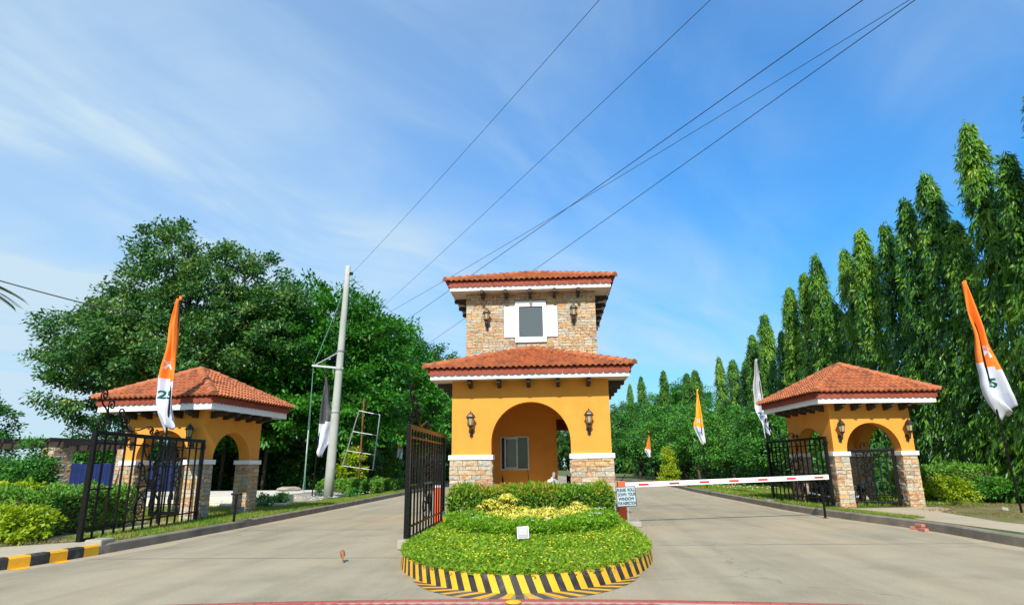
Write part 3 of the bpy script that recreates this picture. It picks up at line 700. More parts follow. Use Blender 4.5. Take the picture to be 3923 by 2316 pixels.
def hip_roof(root, name, x0, x1, y0, y1, ze, za, single, skip=None, soffit_z=None, in_=None):
    """single: sides whose tiles are objects of their own; the others are one joined part"""
    rg = random.Random(int(ze * 100))
    run = min(x1 - x0, y1 - y0) / 2; rise = za - ze; th = math.atan2(rise, run); c, s = math.cos(th), math.sin(th)
    # deck
    if y1 - y0 >= x1 - x0: r0, r1 = ((x0 + x1) / 2, y0 + run), ((x0 + x1) / 2, y1 - run)
    else: r0, r1 = (x0 + run, (y0 + y1) / 2), (x1 - run, (y0 + y1) / 2)
    d = MB(); zb = ze - 0.03
    if y1 - y0 >= x1 - x0:
        d.add([(x0, y0, zb), (x1, y0, zb), (x1, y1, zb), (x0, y1, zb), (*r0, za - 0.03), (*r1, za - 0.03)], [(0, 1, 4), (1, 2, 5, 4), (2, 3, 5), (3, 0, 4, 5), (3, 2, 1, 0)])
    else:
        d.add([(x0, y0, zb), (x1, y0, zb), (x1, y1, zb), (x0, y1, zb), (*r0, za - 0.03), (*r1, za - 0.03)], [(0, 1, 5, 4), (1, 2, 5), (2, 3, 4, 5), (3, 0, 4), (3, 2, 1, 0)])
    roof = d.build(name, 'tile_red', root)
    sides = {'F': ((x0, y0), (1, 0), (0, 1), x1 - x0), 'R': ((x1, y0), (0, 1), (-1, 0), y1 - y0), 'B': ((x1, y1), (-1, 0), (0, -1), x1 - x0), 'L': ((x0, y1), (0, -1), (1, 0), y1 - y0)}
    joined = MB(); ejoin = MB()
    for key, (p, u, inn, L) in sides.items():
        U = Vector((*u, 0)); V = Vector((inn[0] * c, inn[1] * c, s)); W = U.cross(V); P0 = Vector((*p, ze))
        rows = int(run / c / PL) + 1; nu = int(round(L / PW)); pw = L / nu
        for j in range(rows):
            v = j * PL - 0.05
            for i in range(nu):
                u0 = i * pw; lo0, hi0 = (v) * c, L - v * c; lo1, hi1 = (v + PL) * c, L - (v + PL) * c
                if u0 + pw < min(lo0, lo1) or u0 > max(hi0, hi1) or (u0 + pw * 0.5 < lo1 - pw) or (u0 + pw * .5 > hi1 + pw): continue
                if v > run / c - 0.1: continue
                o = P0 + U * (u0 + rg.uniform(-.003, .003)) + V * (v + rg.uniform(-.006, .006)) + W * rg.uniform(0, 0.004)
                if skip and skip(o): continue
                M = basis(U * (pw / PW), V, W, o)
                cut = u0 < max(lo0, lo1) or u0 + pw > min(hi0, hi1)
                me = TILE_ME
                if cut:
                    bm = bmesh.new(); bm.from_mesh(TILE_ME)
                    for co, no in (((-u0, -v, 0), (1, -c, 0)), ((L - u0, -v, 0), (-1, -c, 0))):
                        g = bm.verts[:] + bm.edges[:] + bm.faces[:]
                        bmesh.ops.bisect_plane(bm, geom=g, plane_co=co, plane_no=no, clear_inner=True)
                    if len(bm.faces) < 2: bm.free(); continue
                    me = bpy.data.meshes.new('tile'); bm.to_mesh(me); bm.free()
                    if not len(me.materials): me.materials.append(MATS['tile'])
                if key in single:
                    t = bpy.data.objects.new('tile', me); COL.objects.link(t); t.parent = roof; t.matrix_basis = M
                else:
                    joined.add([M @ x.co for x in me.vertices], [tuple(q.vertices) for q in me.polygons], 0, rg.random())
        # scalloped eave tiles hanging below the first course
        ne = max(1, round((L - 0.12) / 0.36)); we = (L - 0.12) / ne; I = Vector((*inn, 0))
        for i in range(ne):
            M = basis(U * (we / 0.36), I, Vector((0, 0, 1)), P0 + U * (0.06 + i * we) + I * (0.05 + rg.uniform(0, 0.004)) + Vector((0, 0, -0.005)))
            if key in single:
                t = bpy.data.objects.new('eave_tile', EAVE_ME); COL.objects.link(t); t.parent = roof; t.matrix_basis = M
            else: ejoin.add([M @ x.co for x in EAVE_ME.vertices], [tuple(q.vertices) for q in EAVE_ME.polygons], 0, rg.random())
    if joined.v: tag(joined.build('tile_field', 'tile', roof, fix=False), kind='stuff')
    if ejoin.v: tag(ejoin.build('eave_tile_row', 'tile_red', roof, fix=False), kind='stuff')
    # hip and ridge tiles
    a, b = Vector((*r0, za)), Vector((*r1, za))
    if y1 - y0 >= x1 - x0: hips = [((x0, y0), a), ((x1, y0), a), ((x0, y1), b), ((x1, y1), b)]
    else: hips = [((x0, y0), a), ((x0, y1), a), ((x1, y0), b), ((x1, y1), b)]
    lines = [(Vector((*h, ze)) + (Vector((*h, ze)) - e).normalized() * 0.05, e) for h, e in hips] + ([(a, b)] if (a - b).length > 0.15 else [])
    for P, Q in lines:
        H = Q - P; n = max(1, int(H.length / 0.29)); st = H / n; Hn = H.normalized()
        X = Hn.cross(Vector((0, 0, 1))).normalized(); Z = X.cross(Hn)
        for i in range(n):
            o = P + st * i + Z * 0.045
            if skip and skip(o + st * 0.5, True): continue
            t = bpy.data.objects.new('ridge_tile', CAP_ME); COL.objects.link(t); t.parent = roof
            t.matrix_basis = basis(X, Hn, Z, o)
    return roof
def eaves(root, x0, x1, y0, y1, ze, wx0, wx1, wy0, wy1, zs):
    """white fascia boards round the eave rectangle and the flat soffit (with a hole over the walls)"""
    i = 0.095; t = 0.035; a0, a1, b0, b1 = x0 + i, x1 - i, y0 + i, y1 - i; zt = ze - 0.05
    for bx in ((a0, a1, b0, b0 + t), (a0, a1, b1 - t, b1)): MB().box(*bx, zs - 0.025, zt).build('fascia_board', 'white_paint', root, bevel=0.004)
    for bx in ((a0, a0 + t, b0 + t, b1 - t), (a1 - t, a1, b0 + t, b1 - t)): MB().box(*bx, zs - 0.025, zt).build('fascia_board', 'white_paint', root, bevel=0.004)
    m = MB(); a0 += t; a1 -= t; b0 += t; b1 -= t
    for bx in ((a0, a1, b0, wy0 + .05), (a0, a1, wy1 - .05, b1), (a0, wx0 + .05, wy0 + .05, wy1 - .05), (wx1 - .05, a1, wy0 + .05, wy1 - .05)): m.box(*bx, zs, zs + 0.03)
    m.build('soffit', 'soffit', root)
BR = [(0, 0), (0.50, 0), (0.50, -0.115), (0.46, -0.135), (0.36, -0.135), (0.33, -0.17), (0.18, -0.175), (0.15, -0.21), (0, -0.215)]
BR_ME = MB().prism([(-x, z) for x, z in BR], -0.05, 0.05, axis='x').mesh('bracket'); BR_ME.materials.append(MATS['dark_wood'])
def brackets(root, pts):
    for x, y, z, ang in pts:
        o = bpy.data.objects.new('bracket', BR_ME); COL.objects.link(o); o.parent = root
        o.matrix_basis = Matrix.Translation((x, y, z)) @ Matrix.Rotation(ang, 4, 'Z')

# ------------------------------------------------------------------ stone cladding
def stone_variant(rg):
    v = []; f = []
    for j in range(3):
        for i in range(3):
            e = (i != 1) or (j != 1)
            v.append(((i - 1) * (0.485 if e else 0.5) + (rg.uniform(-.14, .14) if i == 1 else 0), -1 + rg.uniform(-0.15, 0.45) if e else -1 + rg.uniform(-.4, .15), (j - 1) * 0.48 + (rg.uniform(-.1, .1) if j == 1 else 0)))
    ring = [0, 1, 2, 5, 8, 7, 6, 3]
    for k in ring: v.append(((k % 3 - 1) * 0.5, 0.0, (k // 3 - 1) * 0.5))
    for a in (0, 1, 3, 4): f.append((a, a + 1, a + 4, a + 3))
    for q in range(8): f.append((ring[(q + 1) % 8], ring[q], 9 + q, 9 + (q + 1) % 8))
    return _mesh('stone', v, f, 'stone')
_rs = random.Random(5)
STONES = [stone_variant(_rs) for _ in range(7)]
def stone_face(specs, parent, O, U, Nn, width, height, rg, ch=(0.085, 0.125), cw=(0.16, 0.42), exclude=(), vis=1.0, th=0.032):
    U, Nn = Vector(U), Vector(Nn); z = 0.0; Zv = Vector((0, 0, 1))
    while z < height - 0.03:
        h = min(rg.uniform(*ch), height - z)
        if height - z - h < 0.05: h = height - z
        spans = [(0.0, width)]
        for (e0, e1, f0, f1) in exclude:
            if z + h > f0 + 0.02 and z < f1 - 0.02:
                spans = [q for a, b in spans for q in ((a, min(b, e0)), (max(a, e1), b)) if q[1] - q[0] > 0.03]
        for a, b in spans:
            x = a
            while x < b - 0.02:
                w = rg.uniform(*cw)
                if b - x - w < 0.1: w = b - x
                cpos = Vector(O) + U * (x + w / 2) + Zv * (z + h / 2)
                M = basis(U * (w - 0.006), -Nn * (th * rg.uniform(0.75, 1.35)), Zv * (h - 0.005), cpos)
                specs.append((w * h * vis, parent, M, rg.choice(STONES), rg.random()))
                x += w
        z += h
def lay_stones(specs, limit, root):
    specs.sort(key=lambda q: -q[0]); rest = {}
    for i, (a, par, M, me, r) in enumerate(specs):
        if i < limit and a > 0:
            o = bpy.data.objects.new('stone', me); COL.objects.link(o); o.parent = par; o.matrix_basis = M
        else:
            rest.setdefault(par.name, (par, MB()))[1].add([M @ v.co for v in me.vertices], [tuple(p.vertices) for p in me.polygons], 0, r)
    for par, m in rest.values(): tag(m.build('stone_field', 'stone', par, fix=False), kind='stuff')

def arch_poly(x0, x1, z0, zt, cx, r, zs, n=26, rz=None):
    rz = rz or r
    return [(x0, z0), (x0, zt), (x1, zt), (x1, z0), (cx + r, z0)] + [(cx + r * math.cos(a), zs + rz * math.sin(a)) for a in np.linspace(0, PI, n)] + [(cx - r, z0)]

# ------------------------------------------------------------------ guardhouse
gh = thing('guardhouse', 'yellow two-storey guardhouse with stone tower and red tiled roofs on the traffic island', 'guardhouse', (0, 0, 0))
gs = []; rgs = random.Random(21)
WZ, CZ0, CZ1 = 3.93, 1.735, 1.865
W2 = 2.215
MB().prism(arch_poly(-W2, W2, CZ1 - 0.004, WZ, 0, 1.105, 2.2), 0.0, 0.28).build('front_wall', 'plaster', gh)
MB().box(-W2, -W2 + 0.22, 0.28, 8.8, CZ1 - 0.004, WZ).build('side_wall', 'plaster', gh)
MB().box(W2 - 0.22, W2, 0.28, 8.8, CZ1 - 0.004, WZ).build('side_wall', 'plaster', gh)
for sx in (-1, 1):
    xa, xb = (sx * W2, sx * 1.105) if sx < 0 else (1.105, W2)
    pl = MB().box(xa - (0.02 if sx < 0 else 0), xb + (0.02 if sx > 0 else 0), -0.02, 0.45, 0.15, CZ0 + 0.002).build('pillar', 'grout', gh)
    MB().box(xa - (0.08 if sx < 0 else 0.05), xb + (0.05 if sx < 0 else 0.08), -0.075, 0.53, CZ0, CZ1).build('pillar_cap', 'white_paint', gh, bevel=0.008)
    stone_face(gs, pl, (xa - (.05 if sx < 0 else 0), -0.02, 0.15), (1, 0, 0), (0, -1, 0), xb - xa + .05, CZ0 - 0.15, rgs, (0.10, 0.15), (0.2, 0.5), vis=3)
    xo = xa - 0.02 if sx < 0 else xb + 0.02; xi = xb if sx < 0 else xa
    stone_face(gs, pl, (xo, -0.02 if sx > 0 else 0.45, 0.15), (0, 1 if sx > 0 else -1, 0), (sx, 0, 0), 0.47, CZ0 - 0.15, rgs, (0.10, 0.15), (0.2, 0.4), vis=0)
    stone_face(gs, pl, (xi, 0.45 if sx > 0 else -0.02, 0.15), (0, -1 if sx > 0 else 1, 0), (-sx, 0, 0), 0.47, CZ0 - 0.15, rgs, (0.10, 0.15), (0.2, 0.4), vis=0)
    # dado under the side walls
    dd = MB().box(*sorted((sx * W2, sx * (W2 - 0.24))), 0.45, 8.8, 0.15, CZ1 - 0.002).build('dado_wall', 'grout', gh)
    stone_face(gs, dd, (sx * W2, 0.5 if sx > 0 else 8.8, 0.15), (0, sx, 0), (sx, 0, 0), 8.3, CZ0 - 0.15, rgs, (0.10, 0.15), (0.25, 0.5), vis=0)
    MB().box(*sorted((sx * (W2 - 0.1), sx * (W2 + 0.06))), 0.53, 8.8, CZ0 + 0.003, CZ1 - 0.003).build('dado_cap', 'white_paint', gh)
# room wall behind the porch: window and doorway
iw = 3.0
wx0, wx1, wz0, wz1 = -1.09, -0.17, 1.44, 2.49
MB().box(-1.99, wx0, iw, iw + 0.14, 0.2, WZ).build('room_wall', 'plaster', gh)
MB().box(wx0, wx1, iw, iw + 0.14, 0.2, wz0).build('sill_wall', 'plaster', gh); MB().box(wx0, wx1, iw, iw + 0.14, wz1, WZ).build('window_head', 'plaster', gh)
MB().box(wx1, 0.74, iw, iw + 0.14, 0.2, WZ).build('room_wall', 'plaster', gh)
MB().box(0.74, 1.99, iw, iw + 0.14, 3.03, WZ).build('door_head', 'plaster', gh)
win = MB(); e_ = 0.035
for q in ((wx0, wx1, wz0, wz0 + e_), (wx0, wx1, wz1 - e_, wz1), (wx0, wx0 + e_, wz0 + e_, wz1 - e_), (wx1 - e_, wx1, wz0 + e_, wz1 - e_)): win.box(q[0], q[1], iw - 0.02, iw + 0.08, q[2], q[3])
wo = win.build('room_window', 'alu', gh)
sf = MB(); a_, b_, c_, d_ = wx0 + 0.13, wx1 - 0.36, wz0 + 0.04, wz1 - 0.04
for q in ((a_, b_, c_, c_ + .045), (a_, b_, d_ - .045, d_), (a_, a_ + .045, c_ + .045, d_ - .045), (b_ - .045, b_, c_ + .045, d_ - .045)): sf.box(q[0], q[1], iw + 0.0, iw + 0.03, q[2], q[3])
sf.build('sash', 'alu', wo)
MB().box(a_ + .045, b_ - .045, iw + 0.012, iw + 0.018, c_ + .045, d_ - .045).build('pane', 'window_glass', wo)
MB().box(wx0 + e_, a_, iw + 0.05, iw + 0.055, wz0 + e_, wz1 - e_).build('pane', 'dark_glass', wo)
MB().box(b_, wx1 - e_, iw + 0.05, iw + 0.055, wz0 + e_, wz1 - e_).build('pane', 'dark_glass', wo)
MB().tube(spline([(-0.22, iw - 0.012, wz0), (-0.19, iw - 0.012, 1.15), (-0.14, iw - 0.012, 0.7), (-0.14, iw - 0.012, 0.3)], 6), 0.008, 5).build('wire', 'dark_wood', gh)
# room partition and rear wall with opening
MB().box(0.56, 0.70, iw + 0.14, 8.6, 0.2, WZ).build('partition_wall', 'plaster', gh)
MB().box(0.69, 1.99, 8.62, 8.8, 2.96, WZ).build('rear_lintel', 'plaster', gh)
MB().box(-1.99, 0.69, 8.62, 8.8, 0.2, WZ).build('rear_wall', 'plaster', gh)
MB().box(-1.99, 1.99, 0.28, 8.8, WZ - 0.06, WZ - 0.01).build('ceiling', 'plaster', gh)
# lower roof
LX, LY0, LY1, LE = 2.84, -0.69, 9.45, 4.2
def skip_low(o, cap=False): return abs(o.x) < (2.1 if not cap else 2.0) and o.y > 2.13
hip_roof(gh, 'lower_roof', -LX, LX, LY0, LY1, LE, LE + 0.98, ('F',), skip_low)
eaves(gh, -LX, LX, LY0, LY1, LE, -W2, W2, 0, 8.8, 3.92)
brackets(gh, [(x, 0, 3.918, 0) for x in (-1.68, -0.86, -0.03, 0.80, 1.65)] + [(W2, y, 3.918, PI / 2) for y in (0.5, 1.5, 2.5, 3.5, 4.6, 5.7, 6.8)] + [(-W2, y, 3.918, -PI / 2) for y in (0.5, 1.5, 2.5, 3.5, 4.6, 5.7, 6.8)])
# tower
TX, TY0, TY1, TZ, TE = 2.095, 2.2, 8.65, 7.12, 7.4
tw = MB().box(-TX + .0, TX, TY0, TY1, 3.9, TZ).build('tower_wall', 'grout', gh)
stone_face(gs, tw, (-TX - .03, TY0, 4.75), (1, 0, 0), (0, -1, 0), 2 * TX + 0.06, TZ - 4.75, rgs, (0.08, 0.105), (0.14, 0.36), exclude=[(TX - 0.5, TX + 0.56, 5.44 - 4.75, 6.8 - 4.75), (TX - 0.86, TX + 0.92, 5.59 - 4.75, 6.65 - 4.75)], vis=1)
stone_face(gs, tw, (TX, TY0, 4.4), (0, 1, 0), (1, 0, 0), TY1 - TY0, TZ - 4.4, rgs, (0.08, 0.105), (0.2, 0.4), vis=0)
stone_face(gs, tw, (-TX, TY1, 4.4), (0, -1, 0), (-1, 0, 0), TY1 - TY0, TZ - 4.4, rgs, (0.08, 0.105), (0.2, 0.4), vis=0)
lay_stones(gs, 296, gh)
hip_roof(gh, 'upper_roof', -2.7, 2.7, TY0 - 0.61, TY1 + 0.61, TE, TE + 0.98, ())
eaves(gh, -2.7, 2.7, TY0 - 0.61, TY1 + 0.61, TE, -TX, TX, TY0, TY1, 7.11)
brackets(gh, [(x, TY0 - 0.03, 7.108, 0) for x in (-1.56, -0.79, 0.0, 0.79, 1.57)] + [(TX + 0.03, y, 7.108, PI / 2) for y in (2.9, 3.9, 4.9, 5.9, 6.9, 7.9)] + [(-TX - 0.03, y, 7.108, -PI / 2) for y in (2.9, 3.9, 4.9, 5.9, 6.9, 7.9)])
fy = TY0 - 0.07
tf = MB()
for q in ((-0.51, 0.51, 6.62, 6.8), (-0.51, 0.51, 5.43, 5.6), (-0.51, -0.385, 5.6, 6.62), (0.395, 0.51, 5.6, 6.62)): tf.box(q[0], q[1], fy, TY0, q[2], q[3])
tf.box(-0.03, 0.03, fy - 0.02, fy, 6.64, 6.8)
tfo = tf.build('tower_window', 'white_paint', gh, bevel=0.006)
MB().box(-0.385, 0.395, TY0 - 0.03, TY0 - 0.02, 5.6, 6.62).build('pane', 'window_glass', tfo)
for sx in (-1, 1):
    xs_ = sorted((sx * 0.51, sx * 0.875)); sh = MB().box(*xs_, fy + 0.02, TY0, 5.59, 6.645).build('shutter', 'white_paint', tfo, bevel=0.004)
    for z0, z1 in ((5.6, 5.87), (5.94, 6.26), (6.33, 6.635)): MB().box(xs_[0] + 0.005, xs_[1] - 0.005, fy + 0.004, fy + 0.022, z0, z1).build('shutter_panel', 'white_paint', sh, bevel=0.004)

# ------------------------------------------------------------------ lanterns
def make_lantern():
    t = thing('wall_lantern', 'x', 'lantern')
    MB().prism([(-0.045, 0.0), (0.045, 0.0), (0.052, 0.03), (0.052, 0.19), (0.03, 0.22), (-0.03, 0.22), (-0.052, 0.19), (-0.052, 0.03)], -0.028, 0).build('wall_plate', 'lamp_metal', t)
    MB().tube(spline([(0, -0.02, 0.1), (0, -0.09, 0.07), (0, -0.17, 0.09), (0, -0.2, 0.17), (0, -0.2, 0.22)], 5), 0.014, 6).build('arm', 'lamp_metal', t, smooth=True)
    c = (0, -0.2, 0)
    MB().lathe([(0.012, 0.17), (0.03, 0.2), (0.028, 0.23), (0.075, 0.285), (0.10, 0.30), (0.10, 0.315), (0.06, 0.32)], 6, c).build('cup', 'lamp_metal', t)
    g = MB().lathe([(0.066, 0.32), (0.098, 0.51)], 6, c).build('glass', 'lamp_glass', t)
    MB().lathe([(0.025, 0.32), (0.03, 0.42), (0.012, 0.44)], 8, c).build('bulb', 'bulb', g)
    for k in range(6):
        a = 2 * PI * k / 6
        MB().tube([(0.07 * math.cos(a), -0.2 + 0.07 * math.sin(a), 0.32), (0.102 * math.cos(a), -0.2 + 0.102 * math.sin(a), 0.515)], 0.008, 4).build('cage_bar', 'lamp_metal', t)
    MB().lathe([(0.09, 0.505), (0.135, 0.51), (0.142, 0.525), (0.12, 0.545), (0.105, 0.585), (0.075, 0.61), (0.07, 0.625), (0.045, 0.65), (0.015, 0.665)], 6, c).build('roof_cap', 'lamp_metal', t)
    MB().lathe([(0.012, 0.66), (0.02, 0.68), (0.008, 0.70), (0.003, 0.735)], 6, c).build('finial', 'lamp_metal', t)
    return t
LAN = make_lantern(); first_lantern = [True]
def lantern(label, M):
    o = LAN if first_lantern[0] else copy_tree(LAN)
    first_lantern[0] = False
    o['label'] = label; o['group'] = 'wall lanterns on the gate buildings'; o.matrix_world = M
T = Matrix.Translation
lantern('dark lantern on the yellow guardhouse wall left of the arch', T((-1.66, 0, 2.36)))
lantern('dark lantern on the yellow guardhouse wall right of the arch', T((1.62, 0, 2.37)))
lantern('dark lantern on the stone tower left of the shuttered window', T((-1.43, TY0 - 0.03, 5.87)))
lantern('dark lantern on the stone tower right of the shuttered window', T((1.4, TY0 - 0.03, 5.95)))

# ------------------------------------------------------------------ gate pavilions
def pavilion(label, corner, yaw, sg, w, d, zc, zt, ze, za, ov, seed):
    root = thing('gate_pavilion', label, 'pavilion', (*corner, 0), yaw, 'small gate pavilions beside the road')
    X0, X1 = (0, w) if sg > 0 else (-w, 0)
    rg = random.Random(seed); sp = []
    ps, pd = 0.42, 0.55; z0 = 0.12; cz0 = zc - 0.13
    road_n = -sg
    for ix in (0, 1):
        for iy in (0, 1):
            xa, xb = (X0, X0 + ps) if ix == 0 else (X1 - ps, X1); ya, yb = (0, pd) if iy == 0 else (d - pd, d)
            p = MB().box(xa, xb, ya, yb, z0, cz0 + 0.002).build('pillar', 'grout', root)
            MB().box(xa - 0.07, xb + 0.07, ya - 0.07, yb + 0.07, cz0, zc).build('pillar_cap', 'white_paint', root, bevel=0.007)
            hh = cz0 - z0
            roadx = xa if sg > 0 else xb
            stone_face(sp, p, (xa - .03, ya, z0), (1, 0, 0), (0, -1, 0), ps + 0.06, hh, rg, (0.1, 0.15), (0.18, 0.34), vis=2)
            for xq, nq in ((xa, -1), (xb, 1)):
                stone_face(sp, p, (xq, ya if nq > 0 else yb, z0), (0, nq, 0), (nq, 0, 0), pd, hh, rg, (0.1, 0.15), (0.18, 0.34), vis=1 if nq == road_n else 0)
            stone_face(sp, p, (xb + .03, yb, z0), (-1, 0, 0), (0, 1, 0), ps + .06, hh, rg, (0.1, 0.15), (0.18, 0.34), vis=0)
    lay_stones(sp, 295, root)
    cx = (X0 + X1) / 2; r = (w - 2 * ps) / 2; rd = (d - 2 * pd) / 2; t = 0.36
    MB().prism(arch_poly(X0, X1, zc - .003, zt, cx, r, zc + 0.02), 0, t).build('front_wall', 'plaster', root)
    MB().prism(arch_poly(X0, X1, zc - .003, zt, cx, r, zc + 0.02), d - t, d).build('rear_wall', 'plaster', root)
    for xa in (X0, X1 - t):
        MB().prism(arch_poly(t, d - t, zc - .003, zt, d / 2, rd, zc, rz=min(rd, 0.82)), xa, xa + t, axis='x').build('side_wall', 'plaster', root)
    hip_roof(root, 'roof', X0 - ov, X1 + ov, -ov, d + ov, ze, za, ('F', 'L' if sg > 0 else 'R'))
    eaves(root, X0 - ov, X1 + ov, -ov, d + ov, ze, X0, X1, 0, d, zt - 0.015)
    bx = [X0 + (i + 0.5) * w / 5 for i in range(5)]; by = [(i + 0.5) * d / 5 for i in range(5)]
    brackets(root, [(x, 0, zt - .017, 0) for x in bx] + [(x, d, zt - .017, PI) for x in bx] + [(X1, y, zt - .017, PI / 2) for y in by] + [(X0, y, zt - .017, -PI / 2) for y in by])
    MB().box(X0 + t, X1 - t, t, d - t, zt - 0.05, zt - 0.016).build('ceiling', 'soffit', root)
    bpy.context.view_layer.update()
    return root
PL_ = pavilion('yellow gate pavilion beside the blue fence left of the road', (-9.42, -0.02), -0.107, -1, 2.5, 2.98, 1.845, 3.25, 3.58, 4.6, 0.66, 31)
PR_ = pavilion('yellow gate pavilion in front of the mast trees right of the road', (9.40, 2.96), 0.073, 1, 2.57, 3.1, 1.865, 3.36, 3.67, 4.74, 0.66, 32)
MP, MQ = PL_.matrix_world.copy(), PR_.matrix_world.copy()
lantern('dark lantern on the left pavilion beside its road corner', MP @ T((-0.3, 0, 2.16)))
lantern('dark lantern on the left pavilion at its outer corner behind the gate', MP @ T((-2.26, 0, 2.16)))
lantern('dark lantern on the right pavilion beside its road corner', MQ @ T((0.24, 0, 2.16)))
lantern('dark lantern on the right pavilion at its outer corner', MQ @ T((2.38, 0, 2.16)))

# ------------------------------------------------------------------ wrought iron gates
def spiral(cx, cz, r, a0, turns, tight=0.22, n=22):
    out = []
    for i in range(n + 1):
        t = i / n; a = a0 + turns * 2 * PI * t; q = r * (1 - (1 - tight) * t); out.append((cx + q * math.cos(a), 0, cz + q * math.sin(a)))
    return out
def scroll_S(p, q, r1, r2, sd=1):
    """an S scroll from p to q with a curl at each end"""
    p, q = Vector((p[0], 0, p[1])), Vector((q[0], 0, q[1])); d = (q - p).normalized(); nrm = Vector((-d.z, 0, d.x)) * sd
    c1 = p + nrm * r1; c2 = q - nrm * r2
    a1 = math.atan2((p - c1).z, (p - c1).x); a2 = math.atan2((q - c2).z, (q - c2).x)
    s1 = list(reversed(spiral(c1.x, c1.z, r1, a1, -0.95 * sd))); s2 = spiral(c2.x, c2.z, r2, a2, -0.95 * sd if False else -0.95 * sd)
    midp = [p.lerp(q, t) + nrm * (0.12 * (q - p).length * math.sin(2 * PI * t)) * -0.6 for t in np.linspace(0, 1, 9)][1:-1]
    return s1 + [tuple(m_) for m_ in midp] + s2
def gate(name, label, hinge, free, crest=True, H=2.39, zb=0.15, nb=12, grp='black wrought iron gates'):
    h, f = Vector((*hinge, 0)), Vector((*free, 0)); L = (f - h).length; rz = math.atan2(f.y - h.y, f.x - h.x)
    t = thing(name, label, 'gate', (*hinge, 0), rz, grp)
    k = 0.045
    fr = MB(); fr.box(-k, k, -k, k, zb - 0.02, H); fr.box(L - k, L + k, -k, k, zb - 0.1, H); fr.box(k, L - k, -k + .003, k - .003, H - 2 * k, H - .002); fr.box(k, L - k, -k + .003, k - .003, zb, zb + 2 * k)
    fr.build('frame', 'black_metal', t, bevel=0.004)
    for z in (H - 0.27, zb + 0.27): MB().box(k, L - k, -0.018, 0.018, z, z + 0.036).build('rail', 'black_metal', t)
    x0, x1 = 0.40 * L, 0.64 * L
    bars = [L * (i + 1) / (nb + 1) for i in range(nb)]
    for x in bars: MB().box(x - 0.018, x + 0.018, -0.018, 0.018, zb + 2 * k, H - 2 * k).build('bar', 'black_metal', t)
    for a, b in ((x0, x1), (L * 0.82, L - k)) if crest else ((x0, x1),): MB().box(a, b, -0.018, 0.018, 1.18, 1.215).build('rail', 'black_metal', t)
    xm = (x0 + x1) / 2
    sc = []
    for s in (-1, 1):
        w = (x1 - x0) / 2
        sc.append(list(reversed(spiral(xm + s * w * 0.55, 0.72, w * 0.42, PI if s > 0 else 0, -1.3 * s, 0.3))) + [tuple(q) for q in spline([(xm + s * w * 0.13, 0, 0.72), (xm + s * w * 0.22, 0, 0.9), (xm + s * w * 0.75, 0, 1.1), (xm + s * w * 0.9, 0, 1.18)], 5)])
        sc.append([tuple(q) for q in spline([(xm + s * w * 0.04, 0, 1.16), (xm + s * w * 0.6, 0, 0.98), (xm + s * w * 0.98, 0, 0.7), (xm + s * w * 0.5, 0, 0.44), (xm + s * .02, 0, 0.44)], 5)])
        sc.append(scroll_S((xm + s * w * 0.15, 1.25), (xm + s * w * 0.75, 1.72), 0.09, 0.1, s))
        sc.append(scroll_S((xm + s * w * 0.1, 1.66), (xm + s * w * 0.7, 2.06), 0.08, 0.09, -s))
        sc.append(spiral(xm + s * w * 0.62, 1.42, 0.13, PI / 2, 1.25 * s))
    for pth in sc: MB().tube(pth, 0.016, 4).build('scroll', 'black_metal', t)
    if crest:
        z = H
        cr = [
            list(reversed(spiral(L - 0.16, z + 0.17, 0.14, -PI / 2, 1.3))) + [tuple(q) for q in spline([(L - 0.16, 0, z + 0.03), (L - 0.36, 0, z + 0.22), (L - 0.28, 0, z + 0.42), (L - 0.08, 0, z + 0.58), (L - 0.0, 0, z + 0.74), (L - 0.1, 0, z + 0.86)], 5)] + spiral(L - 0.13, z + 0.76, 0.1, PI / 2, 1.2),
            list(reversed(spiral(L - 0.42, z + 0.56, 0.12, 0, 1.25))) + [tuple(q) for q in spline([(L - 0.30, 0, z + 0.56), (L - 0.34, 0, z + 0.36), (L - 0.46, 0, z + 0.2), (L - 0.44, 0, z + 0.02)], 5)],
            list(reversed(spiral(L - 0.82, z + 0.42, 0.11, 0.3, 1.2))) + [tuple(q) for q in spline([(L - 0.71, 0, z + 0.44), (L - 0.86, 0, z + 0.22), (L - 1.1, 0, z + 0.08), (L - 1.5, 0, z + 0.02)], 5)],
            list(reversed(spiral(L - 1.08, z + 0.27, 0.09, 0.3, 1.2))) + [tuple(q) for q in spline([(L - 0.99, 0, z + 0.28), (L - 1.12, 0, z + 0.1), (L - 1.3, 0, z + 0.02)], 5)],
            [tuple(q) for q in spline([(L - 1.1, 0, z + 0.03), (L - 1.6, 0, z + 0.1), (L - 2.0, 0, z + 0.2), (L - 2.2, 0, z + 0.13)], 5)] + spiral(L - 2.12, z + 0.1, 0.085, 0, -1.3),
            spiral(L - 2.36, z + 0.09, 0.085, PI, 1.3)]
        for pth in cr: MB().tube(pth, 0.018, 4).build('crest_scroll', 'black_metal', t)
    for z in (zb + 0.25, H - 0.2): MB().lathe([(0.05, -0.06), (0.05, 0.06)], 8, (-0.07, 0, z)).build('hinge', 'black_metal', t)
    return t
gate('iron_gate', 'black wrought iron gate swung open in front of the left pavilion', (-9.33, -0.12), (-8.98, -4.95))
gate('iron_gate', 'black wrought iron gate swung open along the left side of the guardhouse island', (-2.43, -0.05), (-2.36, -4.75), H=2.42, zb=0.1)
gate('iron_gate', 'black wrought iron gate swung open behind the barrier arm at the right pavilion', (9.22, 3.1), (8.78, 7.2), H=2.35)
def sub(M, x, y): v = M @ Vector((x, y, 0)); return (v.x, v.y)
gate('iron_wicket', 'low black iron wicket in the arch of the left pavilion', sub(MP, -0.52, 0.75), sub(MP, -1.98, 0.75), False, 1.93, 0.3, 6, 'iron wickets in the pavilion arches')
